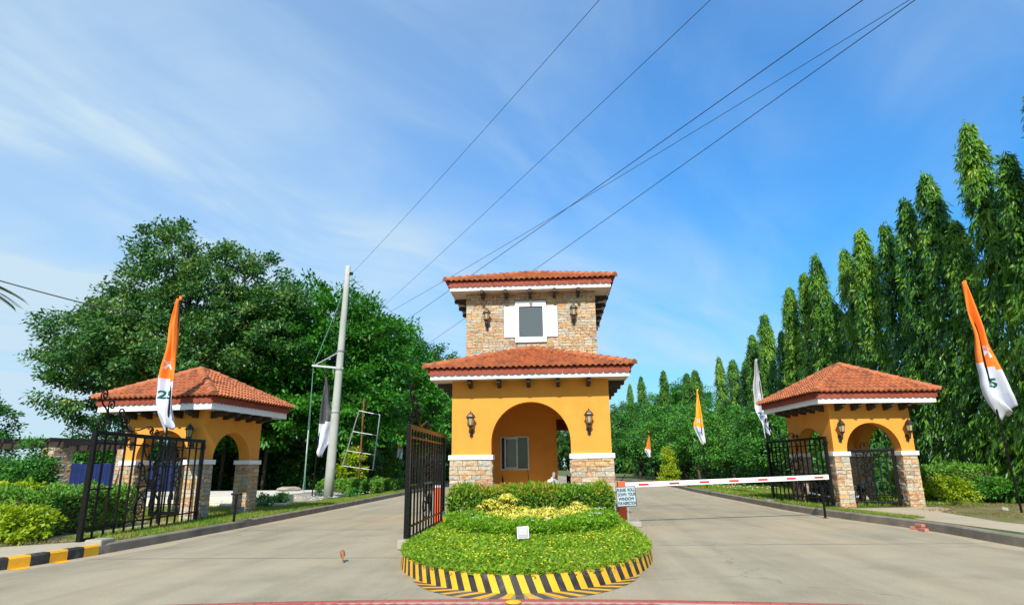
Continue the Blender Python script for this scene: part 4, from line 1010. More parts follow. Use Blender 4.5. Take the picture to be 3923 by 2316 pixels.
gate('iron_wicket', 'low black iron wicket standing ajar in the arch of the right pavilion', sub(MQ, 2.06, 0.35), sub(MQ, 0.72, 0.95), False, 1.95, 0.24, 6, 'iron wickets in the pavilion arches')
for lb, x, y, rz in (('pale concrete stop block at the free end of the left open gate', -8.38, -5.18, 0.06), ('small pale concrete stop block beside the nose of the island under the gate end', -2.42, -4.72, 0.1),
                 ('rough grey stop block on the right kerb under the gate end', 8.62, 7.2, 0.1)):
    kx = 0.1 if -5 < x < 0 else 0.17
    b = MB().box(-kx, kx, -0.22, 0.22, 0, 0.27 if x < -5 else 0.24 if x > 0 else 0.19).build('stop_block', 'concrete' if x < 0 else 'kerb', None, (x, y, 0.0), rz, bevel=0.03)
    tag(b, lb, 'block')

# ------------------------------------------------------------------ barriers, sign, small fittings
br = thing('boom_barrier', 'white boom barrier with red dashes lowered across the right lane', 'barrier', (2.42, 0.0, 0.1))
MB().box(-0.1, 0.1, -0.14, 0.14, 0, 1.02).build('post', 'red_post', br, bevel=0.01)
mb_arm = Vector((8.5, 1.62, 1.14)) - Vector((2.42, 0, 0.1)); La = math.hypot(mb_arm.x, mb_arm.y)
am_ = T((0.06, -0.02, 0.92)) @ Matrix.Rotation(math.atan2(mb_arm.y, mb_arm.x), 4, 'Z') @ Matrix.Rotation(-math.atan2(mb_arm.z - 0.92, La), 4, 'Y')
arm = MB().box(0.02, La, -0.025, 0.025, -0.065, 0.065).build('arm', 'white_paint', br, bevel=0.006); arm.matrix_basis = am_
for i in range(7):
    x = 0.42 + i * 0.90
    MB().box(x, x + 0.30, -0.0275, -0.0255, -0.03, 0.025).build('red_dash', 'red_tape', arm)
MB().tube([(0.0, 0.05, 1.0), (0.16, 0.3, 1.2)], 0.012, 5).build('lever', 'black_metal', br)
def rest_post(label, loc):
    t = thing('arm_rest', label, 'post', loc, 0, 'posts that carry the barrier arms')
    MB().tube([(0, 0, 0), (0.02, 0, 0.9)], 0.034, 8).build('post', 'black_metal', t)
    MB().box(-0.06, 0.06, -0.06, 0.06, 0, 0.01).build('foot_plate', 'black_metal', t)
    m = MB(); m.box(-0.13, 0.15, -0.03, 0.03, 0.88, 0.905); m.box(-0.13, -0.10, -0.03, 0.03, 0.9, 0.93); m.box(0.12, 0.15, -0.03, 0.03, 0.9, 0.93); m.build('cradle', 'black_metal', t)
rest_post('thin black post with a cradle at the left kerb', (-8.1, -0.37, 0.003))
rest_post('thin black post under the free end of the barrier arm', (8.36, 1.68, 0.003))
b2 = thing('boom_barrier', 'red barrier post seen through the bars of the island gate', 'barrier', (-2.62, 0.45, 0.0))
MB().box(-0.1, 0.1, -0.14, 0.14, 0, 1.0).build('post', 'red_post', b2, bevel=0.01)
MB().box(-0.115, 0.115, -0.155, 0.155, 1.0, 1.06).build('cap', 'white_paint', b2)
pad = MB().box(-0.3, 0.32, -0.35, 0.3, 0, 0.14).build('concrete_pad', 'concrete', None, (2.5, -0.35, 0.0), bevel=0.02)
tag(pad, 'pale concrete pad under the barrier post and sign', 'pad')
sg = thing('inspection_sign', 'small pale blue sign asking drivers to roll down the window', 'sign', (2.50, -0.62, 0.14))
MB().box(-0.02, 0.02, 0.0, 0.035, 0, 0.5).build('post', 'steel', sg)
brd = MB().box(-0.25, 0.25, -0.012, 0.0, -0.25, 0.25).build('board', 'sign_face', sg); brd.matrix_basis = T((-0.03, -0.002, 0.62)) @ Matrix.Rotation(-0.045, 4, 'Y')
fm = MB()
for q in ((-0.25, 0.25, 0.235, 0.25), (-0.25, 0.25, -0.25, -0.235), (-0.25, -0.238, -0.235, 0.235), (0.235, 0.25, -0.235, 0.235)): fm.box(q[0], q[1], -0.016, -0.0125, q[2], q[3])
fm.build('border', 'ink', brd)
for line, z, sz, dx in (('PLEASE  ROLL', 0.155, 0.105, 0), ('DOWN  YOUR', 0.045, 0.105, 0.01), ('WINDOW', -0.065, 0.105, 0.0), ('FOR INSPECTION', -0.175, 0.105, 0.005)):
    me = text_mesh(line, sz, bold=0.0035); xs_ = [v.co.x for v in me.vertices]; wd = max(xs_) - min(xs_); k = min(0.82, 0.455 / wd)
    me.transform(Matrix.Translation((dx, -0.0135, z)) @ Matrix.Rotation(PI / 2, 4, 'X') @ Matrix.Diagonal((k, 1, 1, 1)))
    new_obj('lettering', me, 'ink', brd)
fl = thing('floodlight', 'small grey floodlight standing in the island ground cover', 'floodlight', (0.05, -6.55, 0.33), 0.03)
fbm = T((0, 0, 0.13)) @ Matrix.Rotation(-0.35, 4, 'X') @ Matrix.Rotation(-0.06, 4, 'Y')
fb = MB().box(-0.105, 0.105, -0.02, 0.03, -0.105, 0.105).build('housing', 'steel', fl, bevel=0.008); fb.matrix_basis = fbm
fi = MB().box(-0.09, 0.09, -0.024, -0.021, -0.09, 0.09).build('bezel', 'black_plastic', fl); fi.matrix_basis = fbm
fg = MB().box(-0.068, 0.068, -0.028, -0.025, -0.045, 0.072).build('lens', 'lamp_lens', fl); fg.matrix_basis = fbm
MB().tube([(-0.11, 0.02, 0.13), (-0.11, 0.04, 0.0), (0, 0.05, -0.03), (0.11, 0.04, 0.0), (0.11, 0.02, 0.13)], 0.008, 5).build('stand', 'black_plastic', fl)
pt = thing('paint_can', 'small yellow can with a green rim beside the left pillar of the guardhouse', 'can', (-2.07, -1.55, 0.24))
MB().lathe([(0.10, 0), (0.12, 0.14), (0.11, 0.145)], 14).build('body', 'pot_yellow', pt, smooth=False)
MB().lathe([(0.125, 0.14), (0.13, 0.2), (0.11, 0.2)], 14).build('rim', 'pot_green', pt)

# ------------------------------------------------------------------ porch things
fan = thing('pedestal_fan', 'white electric fan with grey blades on the guardhouse porch', 'fan', (0.57, 2.2, 0.2), 0.25)
MB().lathe([(0.18, 0), (0.17, 0.03), (0.03, 0.06), (0.02, 0.5), (0.025, 0.72)], 14).build('stand', 'white_plastic', fan, smooth=True)
MB().tube([(0, 0, 0.68), (0.0, 0, 0.93)], [0.028, 0.034], 8).build('neck', 'white_plastic', fan)
MB().lathe([(0.0, -0.08), (0.055, -0.07), (0.062, 0.05), (0.04, 0.09)], 14, M=T((0, 0.02, 0.96)) @ Matrix.Rotation(PI / 2, 4, 'X')).build('motor', 'white_plastic', fan, smooth=True)
for k in range(3):
    bl = MB().prism([(0.02, 0.03), (0.08, 0.055), (0.19, 0.05), (0.21, 0.0), (0.17, -0.045), (0.06, -0.03)], -0.003, 0.003).build('blade', 'grey_plastic', fan)
    bl.matrix_basis = T((0.0, -0.1, 0.96)) @ Matrix.Rotation(2 * PI * k / 3 + 0.7, 4, 'Y') @ Matrix.Rotation(0.35, 4, 'X')
stk = thing('stick', 'short dark stick leaning against the porch wall below the window', 'stick', (-0.98, 2.5, 0.2))
MB().tube([(0.05, -0.1, 0), (-0.03, 0.25, 1.0)], [0.035, 0.03], 6).build('shaft', 'black_plastic', stk)
MB().tube([(-0.03, 0.25, 0.98), (-0.045, 0.3, 1.1)], 0.014, 5).build('grip', 'dark_wood', stk)
ch = thing('chair', 'dark wooden chair at the far end of the guardhouse passage', 'chair', (1.35, 5.6, 0.2))
for x in (-0.25, 0.25):
    for y in (-0.22, 0.22): MB().box(x - 0.025, x + 0.025, y - 0.025, y + 0.025, 0, 1.02 if y > 0 else 0.46).build('leg', 'dark_wood', ch)
MB().box(-0.3, 0.3, -0.28, 0.24, 0.44, 0.49).build('seat', 'dark_wood', ch); MB().box(-0.25, 0.25, 0.2, 0.24, 0.72, 0.98).build('backrest', 'dark_wood', ch)
tb = thing('table', 'low dark table in the guardhouse passage', 'table', (1.35, 4.2, 0.2))
MB().box(-0.5, 0.5, -0.35, 0.35, 0.7, 0.74).build('table_top', 'dark_wood', tb)
for x in (-0.45, 0.45):
    for y in (-0.3, 0.3): MB().box(x - 0.025, x + 0.025, y - 0.025, y + 0.025, 0, 0.7).build('leg', 'dark_wood', tb)

# ------------------------------------------------------------------ utility pole and cables
up = thing('utility_pole', 'tall pale concrete utility pole leaning slightly beside the left road', 'utility pole', (-9.63, 11.33, 0.12))
PT = Vector((0.3, 0.1, 11.2))
MB().tube([PT * t for t in np.linspace(0, 1, 8)], [0.225 - 0.098 * t for t in np.linspace(0, 1, 8)], 14).build('shaft', 'pole_concrete', up, smooth=True)
pa = PT * (6.1 / 11.3); pb = PT * (6.95 / 11.3); ae = Vector((-1.14, 0.12, 6.23))
def bar(name, a, b, r, mt, par, n=4): return MB().tube([a, b], r, n).build(name, mt, par)
bar('cross_arm', pa + Vector((0.2, 0, 0)), ae + Vector((-0.06, 0, 0)), 0.06, 'steel', up); bar('brace', pb, ae + Vector((0.1, 0, 0.03)), 0.035, 'steel', up)
for z, n_ in ((6.05, 'clamp'), (6.95, 'clamp'), (4.0, 'clamp')):
    q = PT * (z / 11.3); MB().lathe([(0.20, -0.03), (0.21, 0.03)], 14, tuple(q)).build(n_, 'steel', up)
MB().box(0.38, 0.56, 0.03, 0.13, 10.72, 10.86).build('insulator', 'black_metal', up)
def catenary(a, b, sag, n=26):
    a, b = Vector(a), Vector(b); return [a.lerp(b, t) - Vector((0, 0, sag * 4 * t * (1 - t))) for t in np.linspace(0, 1, n)]
def cable(label, a, b, sag, r=0.014, mt='cable', grp='overhead cables', ext=0.0):
    a, b = Vector(a), Vector(b)
    if ext: b = b + (b - a) * ext
    o = MB().tube(catenary(a, b, sag), r, 5).build('cable', mt, None, smooth=True, fix=False)
    tag(o, label, 'cable', grp)
cable('thin overhead cable running from the top of the concrete pole', (-9.16, 11.45, 10.9), (1.5, -7.2, 10.5), 0.35, 0.006, ext=1.0)
cable('overhead cable second from the left, rising out of the trees behind the pole', (-11.5, 21.5, 10.7), (3.45, -7.9, 9.8), 0.3, 0.0065, ext=0.8)
cable('uppermost of the three cables crossing above the tower, thickest of them', (-13.5, 24.5, 8.8), (6.1, -7.7, 9.7), 0.25, 0.010, ext=0.8)
cable('overhead cable tied to the middle of the concrete pole', (-9.3, 11.4, 7.7), (6.7, -7.7, 9.7), 0.4, 0.0065, ext=0.8)
cable('lowest of the three cables crossing in front of the tower roof corner', (-11.0, 26.0, 8.2), (7.1, -7.7, 9.7), 0.25, 0.009, ext=0.8)
cable('dark cable entering from the left edge into the big tree', (-32, 6.0, 12.5), (-18.4, 10.0, 8.55), 0.25, 0.03)
cable('short slack cable dropping from the pole top into the trees', (-9.16, 11.45, 10.75), (-8.0, 17.0, 10.0), 0.15, 0.009)
gc = MB(); gc.tube(catenary(PT * (9.9 / 11.3) + Vector((-0.14, 0, 0)), ae, 0.05, 10), 0.018, 5); gc.build('stay_cable', 'green_cable', up)
hc = MB(); hc.tube(catenary(ae, (-1.3, 0.3, 0.1), 0, 8), 0.014, 5); hc.tube([ae, Vector((-1.16, 0.2, 3.4)), Vector((-1.24, 0.3, 1.2)), Vector((-1.2, 0.3, 0.1))], 0.011, 5); hc.build('hanging_cable', 'green_cable', up)
hw = MB(); hw.tube([(-1.2, 0.2, 3.2), (-1.28, 0.3, 0.9), (-1.3, 0.3, 0.5)], 0.022, 5); hw.build('cord_wrap', 'white_cord', up)

# rusty post with an empty sign frame
rp = thing('sign_frame', 'empty grey ladder-like metal frame on a rusty post beside the left road', 'sign frame', (-9.95, 16.9, 0.15))
MB().tube([(0, 0, 0), (0.1, 0, 5.2)], 0.045, 6).build('post', 'rust', rp)
c4 = [(-0.92, -0.05, 1.55), (0.78, -0.05, 1.3), (1.05, -0.05, 4.25), (-0.15, -0.05, 4.5)]
MB().tube([c4[0], c4[3]], 0.035, 4).build('stile', 'steel', rp); MB().tube([c4[1], c4[2]], 0.035, 4).build('stile', 'steel', rp)
for t in (0, 0.27, 0.62, 1.0):
    a = Vector(c4[0]).lerp(Vector(c4[3]), t); b = Vector(c4[1]).lerp(Vector(c4[2]), t); MB().tube([a, b], 0.025, 4).build('rung', 'steel', rp)

# ------------------------------------------------------------------ flags on poles
def people_mark(par, mt, w, u):
    """two raised-arm figures, printed flat on the cloth; u(x, z) puts a mark point on the cloth"""
    m = MB()
    def disc(cx, cz, r, n=10): m.add([u(cx + r * math.cos(2 * PI * k / n), cz + r * math.sin(2 * PI * k / n)) for k in range(n)], [tuple(range(n))])
    def limb(pts, w0):
        for a, b in zip(pts, pts[1:]):
            d = Vector((b[0] - a[0], b[1] - a[1])).normalized(); n_ = (-d.y * w0, d.x * w0)
            m.add([u(a[0] + n_[0], a[1] + n_[1]), u(a[0] - n_[0], a[1] - n_[1]), u(b[0] - n_[0], b[1] - n_[1]), u(b[0] + n_[0], b[1] + n_[1])], [(0, 1, 2, 3)])
    for cx, s in ((-0.07, 1.0), (0.08, 1.25)):
        disc(cx, 0.12 * s, 0.035 * s); limb([(cx - 0.10 * s, 0.16 * s), (cx - 0.04 * s, 0.06 * s), (cx, 0.0), (cx + 0.04 * s, 0.06 * s), (cx + 0.10 * s, 0.16 * s)], 0.022 * s)
        limb([(cx, 0.02), (cx - 0.07 * s, -0.14 * s)], 0.03 * s); limb([(cx, 0.02), (cx + 0.07 * s, -0.14 * s)], 0.03 * s)
    m.build('emblem', mt, par, fix=False)
def flag(label, base, h_pole, z_top, z_bot, wmax, top_mat, bot_mat, split, cant=0.0, rz=0.0, marks=True, seed=1, side=1, ink='green_ink', lean=(0, 0)):
    """limp pennant: gathered at the pole tip, widening and folding downwards"""
    t = thing('flag', label, 'flag', base, rz, 'pennants on black poles')
    tip = Vector((lean[0], lean[1], h_pole))
    MB().tube([(0, 0, 0), tip], [0.03, 0.022], 8).build('pole', 'black_metal', t)
    rg = random.Random(seed); nu, nv = 13, 40; Hh = z_top - z_bot
    ph = rg.uniform(0, 6)
    def pt(u, v):           # u 0..1 across from pole, v 0..1 down
        k = min(1, v / 0.62); w = wmax * (0.09 + 0.91 * k ** 0.9) * (1 + 0.16 * math.sin(v * 8 + ph) * k + 0.07 * math.sin(v * 19 + ph * 3)) * (1 - 0.35 * max(0, v - 0.75) / 0.25)
        z = z_top - Hh * v - side * 0.0
        if v > 0.8: z += Hh * (v - 0.8) / 0.2 * (0.05 * (1 - u) + 0.05 * math.sin(u * 5 + ph) ** 2)
        pz = tip * (max(0.0, z) / h_pole)
        x = pz.x + side * (0.03 + u * w) - side * wmax * cant * v
        fold = 0.30 * wmax * math.sin(u * 8.5 + ph + v * 4.2) * (0.45 + 0.55 * v) + 0.10 * wmax * math.sin(u * 13 + ph * 2 - v * 5)
        return Vector((x, pz.y + fold - 0.05, z))
    m = MB()
    for j in range(nv + 1):
        for i in range(nu): m.v.append(tuple(pt(i / (nu - 1), j / nv)))
    for j in range(nv):
        for i in range(nu - 1):
            m.f.append((j * nu + i, j * nu + i + 1, (j + 1) * nu + i + 1, (j + 1) * nu + i)); m.r.append(0)
            m.m.append(1 if (j + 0.5) / nv + 0.05 * (i / nu - 0.5) > split else 0)
    cl = m.build('cloth', [top_mat, bot_mat], t, smooth=True)
    md = cl.modifiers.new('thickness', 'SOLIDIFY'); md.thickness = 0.006; md.offset = 0
    MB().lathe([(0.035, -0.05), (0.04, 0.0), (0.035, 0.06)], 8, (0, 0, 0)).build('tie', top_mat, t).matrix_basis = T(tip - Vector((0, 0, 0.12)))
    if marks:
        def on(vc, sc):
            def u(x, z):
                uu = 0.5 + side * x * sc / wmax; vv = vc - z * sc / Hh; p = pt(uu, vv); return (p.x, p.y - 0.012, p.z)
            return u
        people_mark(cl, bot_mat, wmax, on(split - 0.1, wmax * 1.7))
        for body, vc, sz, mt, wd in (('25', split + 0.12, wmax * 0.62, ink, 1),):
            me = text_mesh(body, sz, bold=0.008)
            f = on(vc, 1.0)
            for v in me.vertices: v.co = Vector(f(v.co.x, v.co.y))
            new_obj('numerals', me, mt, cl)
        lm_ = MB(); f = on(split + 0.27, 1.0)
        for q in range(3): lm_.add([f(-wmax * .26, -0.07 * q), f(wmax * .2, -0.07 * q), f(wmax * .2, -0.07 * q - 0.03), f(-wmax * .26, -0.07 * q - 0.03)], [(0, 1, 2, 3)])
        lm_.build('small_print', ink, cl, fix=False)
    return t
flag('orange and white pennant standing in front of the left pavilion', (-9.55, -1.5, LZ), 6.15, 6.0, 2.3, 0.46, 'orange_cloth', 'white_cloth', 0.60, 0.55, 0, True, 3, side=-1, lean=(-0.12, 0))
flag('orange and white pennant near the right edge in front of the mast trees', (12.98, 0.5, RZ), 6.5, 6.4, 2.4, 0.56, 'orange_cloth', 'white_cloth', 0.62, 0.85, 0, True, 8, side=-1, lean=(-0.25, 0))
flag('dark grey and white pennant behind the utility pole', (-10.45, 11.5, LZ), 6.1, 5.6, 1.8, 0.62, 'dark_cloth', 'white_cloth', 0.55, 0.1, 0, False, 5, side=1, lean=(0.32, 0))
flag('grey and white pennant rising behind the right pavilion roof', (9.75, 10.0, RZ), 5.85, 5.75, 2.35, 0.46, 'grey_cloth', 'white_cloth', 0.58, 0.5, 0, True, 6, side=-1, ink='blue_ink', lean=(-0.12, 0))
flag('amber and white pennant on the right lawn beyond the barrier', (9.0, 18.5, RZ), 5.55, 5.45, 2.3, 0.42, 'amber_cloth', 'white_cloth', 0.66, 0.5, 0, True, 9, side=-1, ink='blue_ink', lean=(-0.06, 0))
flag('small far orange and white pennant among the trees right of the guardhouse', (9.3, 40.0, RZ), 4.3, 3.9, 1.9, 0.42, 'orange_cloth', 'white_cloth', 0.6, 0.2, 0, False, 12, side=-1)
flag('small far white pennant among the trees right of the guardhouse', (10.6, 38.0, RZ), 3.6, 3.3, 1.9, 0.75, 'white_cloth', 'white_cloth', 0.6, 0.0, 0, False, 13, side=1)
flag('narrow orange and white pennant in shade behind the island gate', (-9.7, 24.5, LZ), 4.3, 3.9, 1.85, 0.36, 'orange_cloth', 'white_cloth', 0.62, 0.1, 0, False, 14, side=1)

# ------------------------------------------------------------------ motorcycle behind the right pavilion pillar
mc = thing('motorcycle', 'small dark motorcycle parked behind the front pillar of the right pavilion', 'motorcycle', (9.97, 4.55, RZ), -0.12)
def wheel(x):
    w = bpy.data.objects.new('wheel', None); COL.objects.link(w); w.parent = mc; w.location = (x, 0, 0.28)
    rot = Matrix.Rotation(PI / 2, 4, 'X')
    MB().lathe([(0.235, -0.03), (0.265, -0.038), (0.282, 0), (0.265, 0.038), (0.235, 0.03)], 28, M=rot).build('tyre', 'rubber', w, smooth=True)
    ring = MB(); ring.tube([(0.228 * math.cos(a), 0, 0.228 * math.sin(a)) for a in np.linspace(0, 2 * PI, 33)], 0.014, 6); ring.build('rim', 'chrome', w, smooth=True)
    sp_ = MB()
    for k in range(14): a = 2 * PI * k / 14; sp_.tube([(0.03 * math.cos(a), 0.02 * (-1) ** k, 0.03 * math.sin(a)), (0.225 * math.cos(a), 0, 0.225 * math.sin(a))], 0.004, 3)
    sp_.build('spokes', 'chrome', w); MB().lathe([(0.045, -0.05), (0.045, 0.05)], 12, M=rot).build('hub', 'alu', w)
wheel(-0.62); wheel(0.62)
MB().prism([(-0.78, 0.62), (-0.7, 0.72), (-0.2, 0.72), (0.0, 0.66), (0.1, 0.52), (0.02, 0.36), (-0.2, 0.3), (-0.36, 0.42), (-0.6, 0.5)], -0.11, 0.11).build('body', 'black_plastic', mc, bevel=0.04)
MB().prism([(-0.74, 0.73), (-0.72, 0.80), (-0.4, 0.78), (-0.1, 0.76), (-0.02, 0.71), (-0.2, 0.722)], -0.12, 0.12).build('seat', 'rubber', mc, bevel=0.03)
MB().prism([(0.1, 0.5), (0.32, 0.86), (0.42, 0.84), (0.36, 0.6), (0.24, 0.3), (0.1, 0.26)], -0.13, 0.13).build('leg_shield', 'teal_plastic', mc, bevel=0.03)
for s in (-0.06, 0.06): MB().tube([(0.38, s, 0.86), (0.62, s, 0.28)], 0.018, 6).build('fork', 'chrome', mc)
MB().tube([(0.3, -0.32, 0.98), (0.36, -0.12, 0.95), (0.37, 0.12, 0.95), (0.3, 0.32, 0.98)], 0.014, 6).build('handlebar', 'black_metal', mc)
MB().lathe([(0.0, -0.06), (0.07, -0.04), (0.085, 0.04), (0.0, 0.06)], 12, M=T((0.46, 0, 0.86)) @ Matrix.Rotation(PI / 2, 4, 'Y')).build('headlight', 'white_plastic', mc, smooth=True)
fd = MB(); fd.tube([(0.62 + 0.31 * math.cos(a), 0, 0.28 + 0.31 * math.sin(a)) for a in np.linspace(0.2, 2.6, 10)], 0.035, 6); fd.build('front_fender', 'black_plastic', mc, smooth=True)
MB().tube([(0.0, -0.13, 0.28), (-0.3, -0.15, 0.26), (-0.95, -0.16, 0.4)], [0.02, 0.03, 0.045], 8).build('exhaust', 'chrome', mc, smooth=True)
MB().lathe([(0.13, -0.1), (0.15, 0), (0.13, 0.1)], 12, M=T((-0.02, 0, 0.27)) @ Matrix.Rotation(PI / 2, 4, 'X')).build('engine', 'alu', mc)
MB().tube([(-0.15, 0.1, 0.3), (-0.2, 0.26, 0.0)], 0.012, 5).build('kickstand', 'black_metal', mc)

# ------------------------------------------------------------------ bricks, stones, bird
for lb, x, y, z, r in (('loose red brick lying flat at the right kerb', 8.96, -2.15, 0.005, 0.15), ('loose red brick beside it, nearer the kerb face', 9.03, -1.72, 0.005, 0.5), ('loose red brick resting on top of the other bricks at the right kerb', 9.06, -1.85, 0.075, 0.22)):
    tag(MB().box(-0.11, 0.11, -0.05, 0.05, 0, 0.07).build('loose_brick', 'brick_red', None, (x, y, z), PI / 2 + r, bevel=0.006), lb, 'brick', 'loose bricks at the right kerb')
def rock(label, loc, s, seed):
    rg = random.Random(seed); bm = bmesh.new(); bmesh.ops.create_icosphere(bm, subdivisions=2, radius=1)
    for v in bm.verts: v.co *= rg.uniform(0.8, 1.15)
    me = bpy.data.meshes.new('rock'); bm.to_mesh(me); bm.free(); me.transform(Matrix.Diagonal((s[0], s[1], s[2], 1)))
    tag(new_obj('rock', me, 'rock', None, loc), label, 'rock', 'rocks on the verges')
rock('pale flat rock on the bare ground left of the right pennant', (12.9, 3.9, RZ + 0.03), (0.14, 0.1, 0.06), 1)
rock('brown low rock beside the pale flat rock by the right hedge', (13.35, 3.9, RZ + 0.03), (0.17, 0.1, 0.06), 2)
rock('small white rock near the foot of the right pennant pole', (13.15, 1.4, RZ + 0.03), (0.09, 0.08, 0.07), 3)
rock('low brown rock on the pale platform left of the utility pole', (-12.6, 14.0, 0.58), (0.6, 0.4, 0.14), 4)
bd = thing('bird', 'small brown bird just above the left lane', 'bird', (-3.06, -6.5, 0.01), 2.0)
bm_ = bmesh.new(); bmesh.ops.create_icosphere(bm_, subdivisions=3, radius=1)
for v in bm_.verts:
    x, y, z = v.co; sc = 1.0 - 0.45 * max(0, -x) ** 1.3
    v.co = Vector((x * 0.075, y * 0.036 * sc, z * 0.040 * sc + x * 0.045))
    d = (v.co - Vector((0.065, 0, 0.06))).length
    if x > 0.55: v.co += (v.co - Vector((0.03, 0, 0.03))).normalized() * 0.018
me = bpy.data.meshes.new('body'); bm_.to_mesh(me); bm_.free(); me.polygons.foreach_set('use_smooth', [True] * len(me.polygons))
new_obj('body', me, 'feather', bd, (0, 0, 0.11))
MB().add([(0.085, -0.008, 0.155), (0.085, 0.008, 0.155), (0.085, 0, 0.168), (0.108, 0, 0.157)], [(0, 1, 3), (1, 2, 3), (2, 0, 3), (0, 2, 1)]).build('beak', 'black_plastic', bd)
for s in (-1, 1):
    MB().prism([(0.03, 0.03), (-0.03, 0.035), (-0.085, -0.03), (-0.02, -0.012), (0.03, 0.005)], s * 0.034, s * 0.042).build('wing', 'feather', bd).location = (0, 0, 0.115)
    MB().tube([(0.0, s * 0.014, 0.08), (0.005, s * 0.014, 0.03), (0.015, s * 0.016, 0.0)], 0.004, 4).build('leg', 'feather_pale', bd)
MB().prism([(-0.06, 0.01), (-0.14, -0.045), (-0.13, -0.065), (-0.055, -0.015)], -0.014, 0.014).build('tail', 'feather', bd).location = (0, 0, 0.09)

# ------------------------------------------------------------------ left background: pale platform, blue fence, pergola
pf = MB().box(-24, -10.9, 7.9, 15.2, 0.1, 0.5).build('platform', 'pale_concrete', bevel=0.02); pf['kind'] = 'structure'
rmp = MB().prism([(-10.9, 0.17), (-10.9, 0.47), (-9.9, 0.2), (-9.9, 0.17)], 10.5, 15.2).build('platform_ramp', 'concrete'); rmp['kind'] = 'structure'
kb = MB().box(-12.6, -9.5, 6.6, 6.8, 0.1, 0.3).build('low_kerb', 'pale_concrete', bevel=0.02); kb['kind'] = 'structure'
bf = thing('blue_fence', 'blue corrugated sheet fence behind the left pavilion', 'fence', (-24, 15.8, 0.1), 0.02)
ns = 5
for i in range(ns):
    m = MB(); x0 = -5 + i * 2.0; nn = 28
    for k in range(nn + 1):
        x = x0 + 1.98 * k / nn; y = 0.03 * (1 if (k // 2) % 2 else -1) + (i % 2) * 0.015
        m.v += [(x, y, 0), (x, y, 1.88 + 0.02 * math.sin(i * 2.1))]
    for k in range(nn): m.f.append((2 * k, 2 * k + 2, 2 * k + 3, 2 * k + 1)); m.m.append(0); m.r.append(0)
    o = m.build('sheet', 'blue_sheet', bf, fix=False); o.modifiers.new('thickness', 'SOLIDIFY').thickness = 0.004
    MB().box(x0 - 0.03, x0 + 0.03, 0.05, 0.11, 0, 1.95).build('post', 'steel', bf)
pg = thing('pergola', 'dark timber pergola on stone pillars at the left edge', 'pergola', (-17.2, 4.2, 0.15), -0.25)
spg = []; rgp = random.Random(77)
for x, y in ((0, 0), (-3.6, 0), (0, 3.0), (-3.6, 3.0)):
    p = MB().box(x - 0.26, x + 0.26, y - 0.26, y + 0.26, 0, 2.25).build('pillar', 'grout', pg)
    for o_, u_, n_ in (((x - .28, y - .26, 0), (1, 0, 0), (0, -1, 0)), ((x + .26, y - .26, 0), (0, 1, 0), (1, 0, 0)), ((x - .26, y + .26, 0), (0, -1, 0), (-1, 0, 0))):
        stone_face(spg, p, o_, u_, n_, 0.55 if u_[0] else 0.52, 2.25, rgp, (0.12, 0.18), (0.2, 0.4), vis=1 if y == 0 else 0)
lay_stones(spg, 200, pg)
for y in (0, 3.0): MB().box(-4.6, 0.45, y - 0.09, y + 0.09, 2.25, 2.45).build('beam', 'dark_wood', pg)
for k in range(9): MB().box(-4.4 + k * 0.58, -4.32 + k * 0.58, -0.5, 3.5, 2.453, 2.58).build('rafter', 'dark_wood', pg)
MB().tube([(-0.9, 0.0, 1.6), (-0.55, 0, 2.3)], 0.05, 4).build('brace', 'dark_wood', pg)

# ------------------------------------------------------------------ trees
def put_tree(name, label, cat, loc, group, crown_me, leafmat, trunk_fn=None, rz=0.0, sc=1.0, trunk_me=None):
    t = thing(name, label, cat, loc, rz, group); t.scale = (sc, sc, sc) if isinstance(sc, (int, float)) else sc
    new_obj('crown', crown_me, leafmat, t)
    if trunk_fn: trunk_fn(t)
    elif trunk_me: new_obj('trunk', trunk_me, 'bark', t)
    return t
rg1 = np.random.default_rng(101)
G_L = 'trees left of the road'
lob1 = [((0, 0, 9.2), (6.0, 5.5, 5.0)), ((-0.9, 0, 13.4), (3.0, 3.2, 3.4)), ((2.6, 0.5, 12.2), (3.4, 3.2, 3.4)), ((-4.6, -1, 9.4), (2.9, 3, 2.6)), ((-5.8, -1, 7.8), (2.0, 2.4, 1.7)), ((-3.4, -2, 6.2), (3.0, 2.6, 2.2)), ((5.2, 0, 9.5), (2.8, 3, 3.0)), ((2.5, -3, 7.2), (3.4, 3, 2.8)), ((-0.5, -4, 8.2), (3.2, 2.6, 2.6))]
me, cc = crown_leaves('crown', lob1, 560, 150, 0.86, 0.25, 0.14, rg1, flat=0.58, droop=0.3, shell=0.55, upn=1.1)
put_tree('broadleaf_tree', 'biggest dark green tree, behind the left pavilion', 'tree', (-21.7, 18.5, 0.1), G_L, me, 'leaf_mango', lambda t: limbs('trunk', (3.0, 13), cc[::14], 0.42, rg1, t))
lob2 = [((0, 0, 7.8), (5.4, 4.8, 4.1)), ((-4.4, -2.0, 4.0), (2.6, 2.2, 1.6)), ((4.0, -2.2, 4.2), (2.4, 2.2, 1.7)), ((-2.4, -2.2, 5.4), (3.4, 3.0, 2.6)), ((2.4, -2.4, 5.2), (3.2, 3, 2.6)), ((0.5, 0, 10.2), (3.0, 3, 1.9)), ((3.4, 0.6, 8.2), (2.6, 3, 2.6)), ((0, -3.6, 3.9), (3.8, 2.0, 1.5)), ((-4.6, -1.5, 6.6), (2.4, 2.4, 2.2))]
me2, cc2 = crown_leaves('crown', lob2, 820, 76, 0.9, 0.30, 0.14, rg1, flat=0.26, droop=0.1, shell=0.45, upn=1.6, spray=0.85)
put_tree('feathery_tree', 'bright green tree with flat layered sprays right behind the utility pole', 'tree', (-15.6, 23.6, 0.1), G_L, me2, 'leaf_feather', lambda t: limbs('trunk', (2.2, 9.5), cc2[::13], 0.30, rg1, t), 0, 1.14)
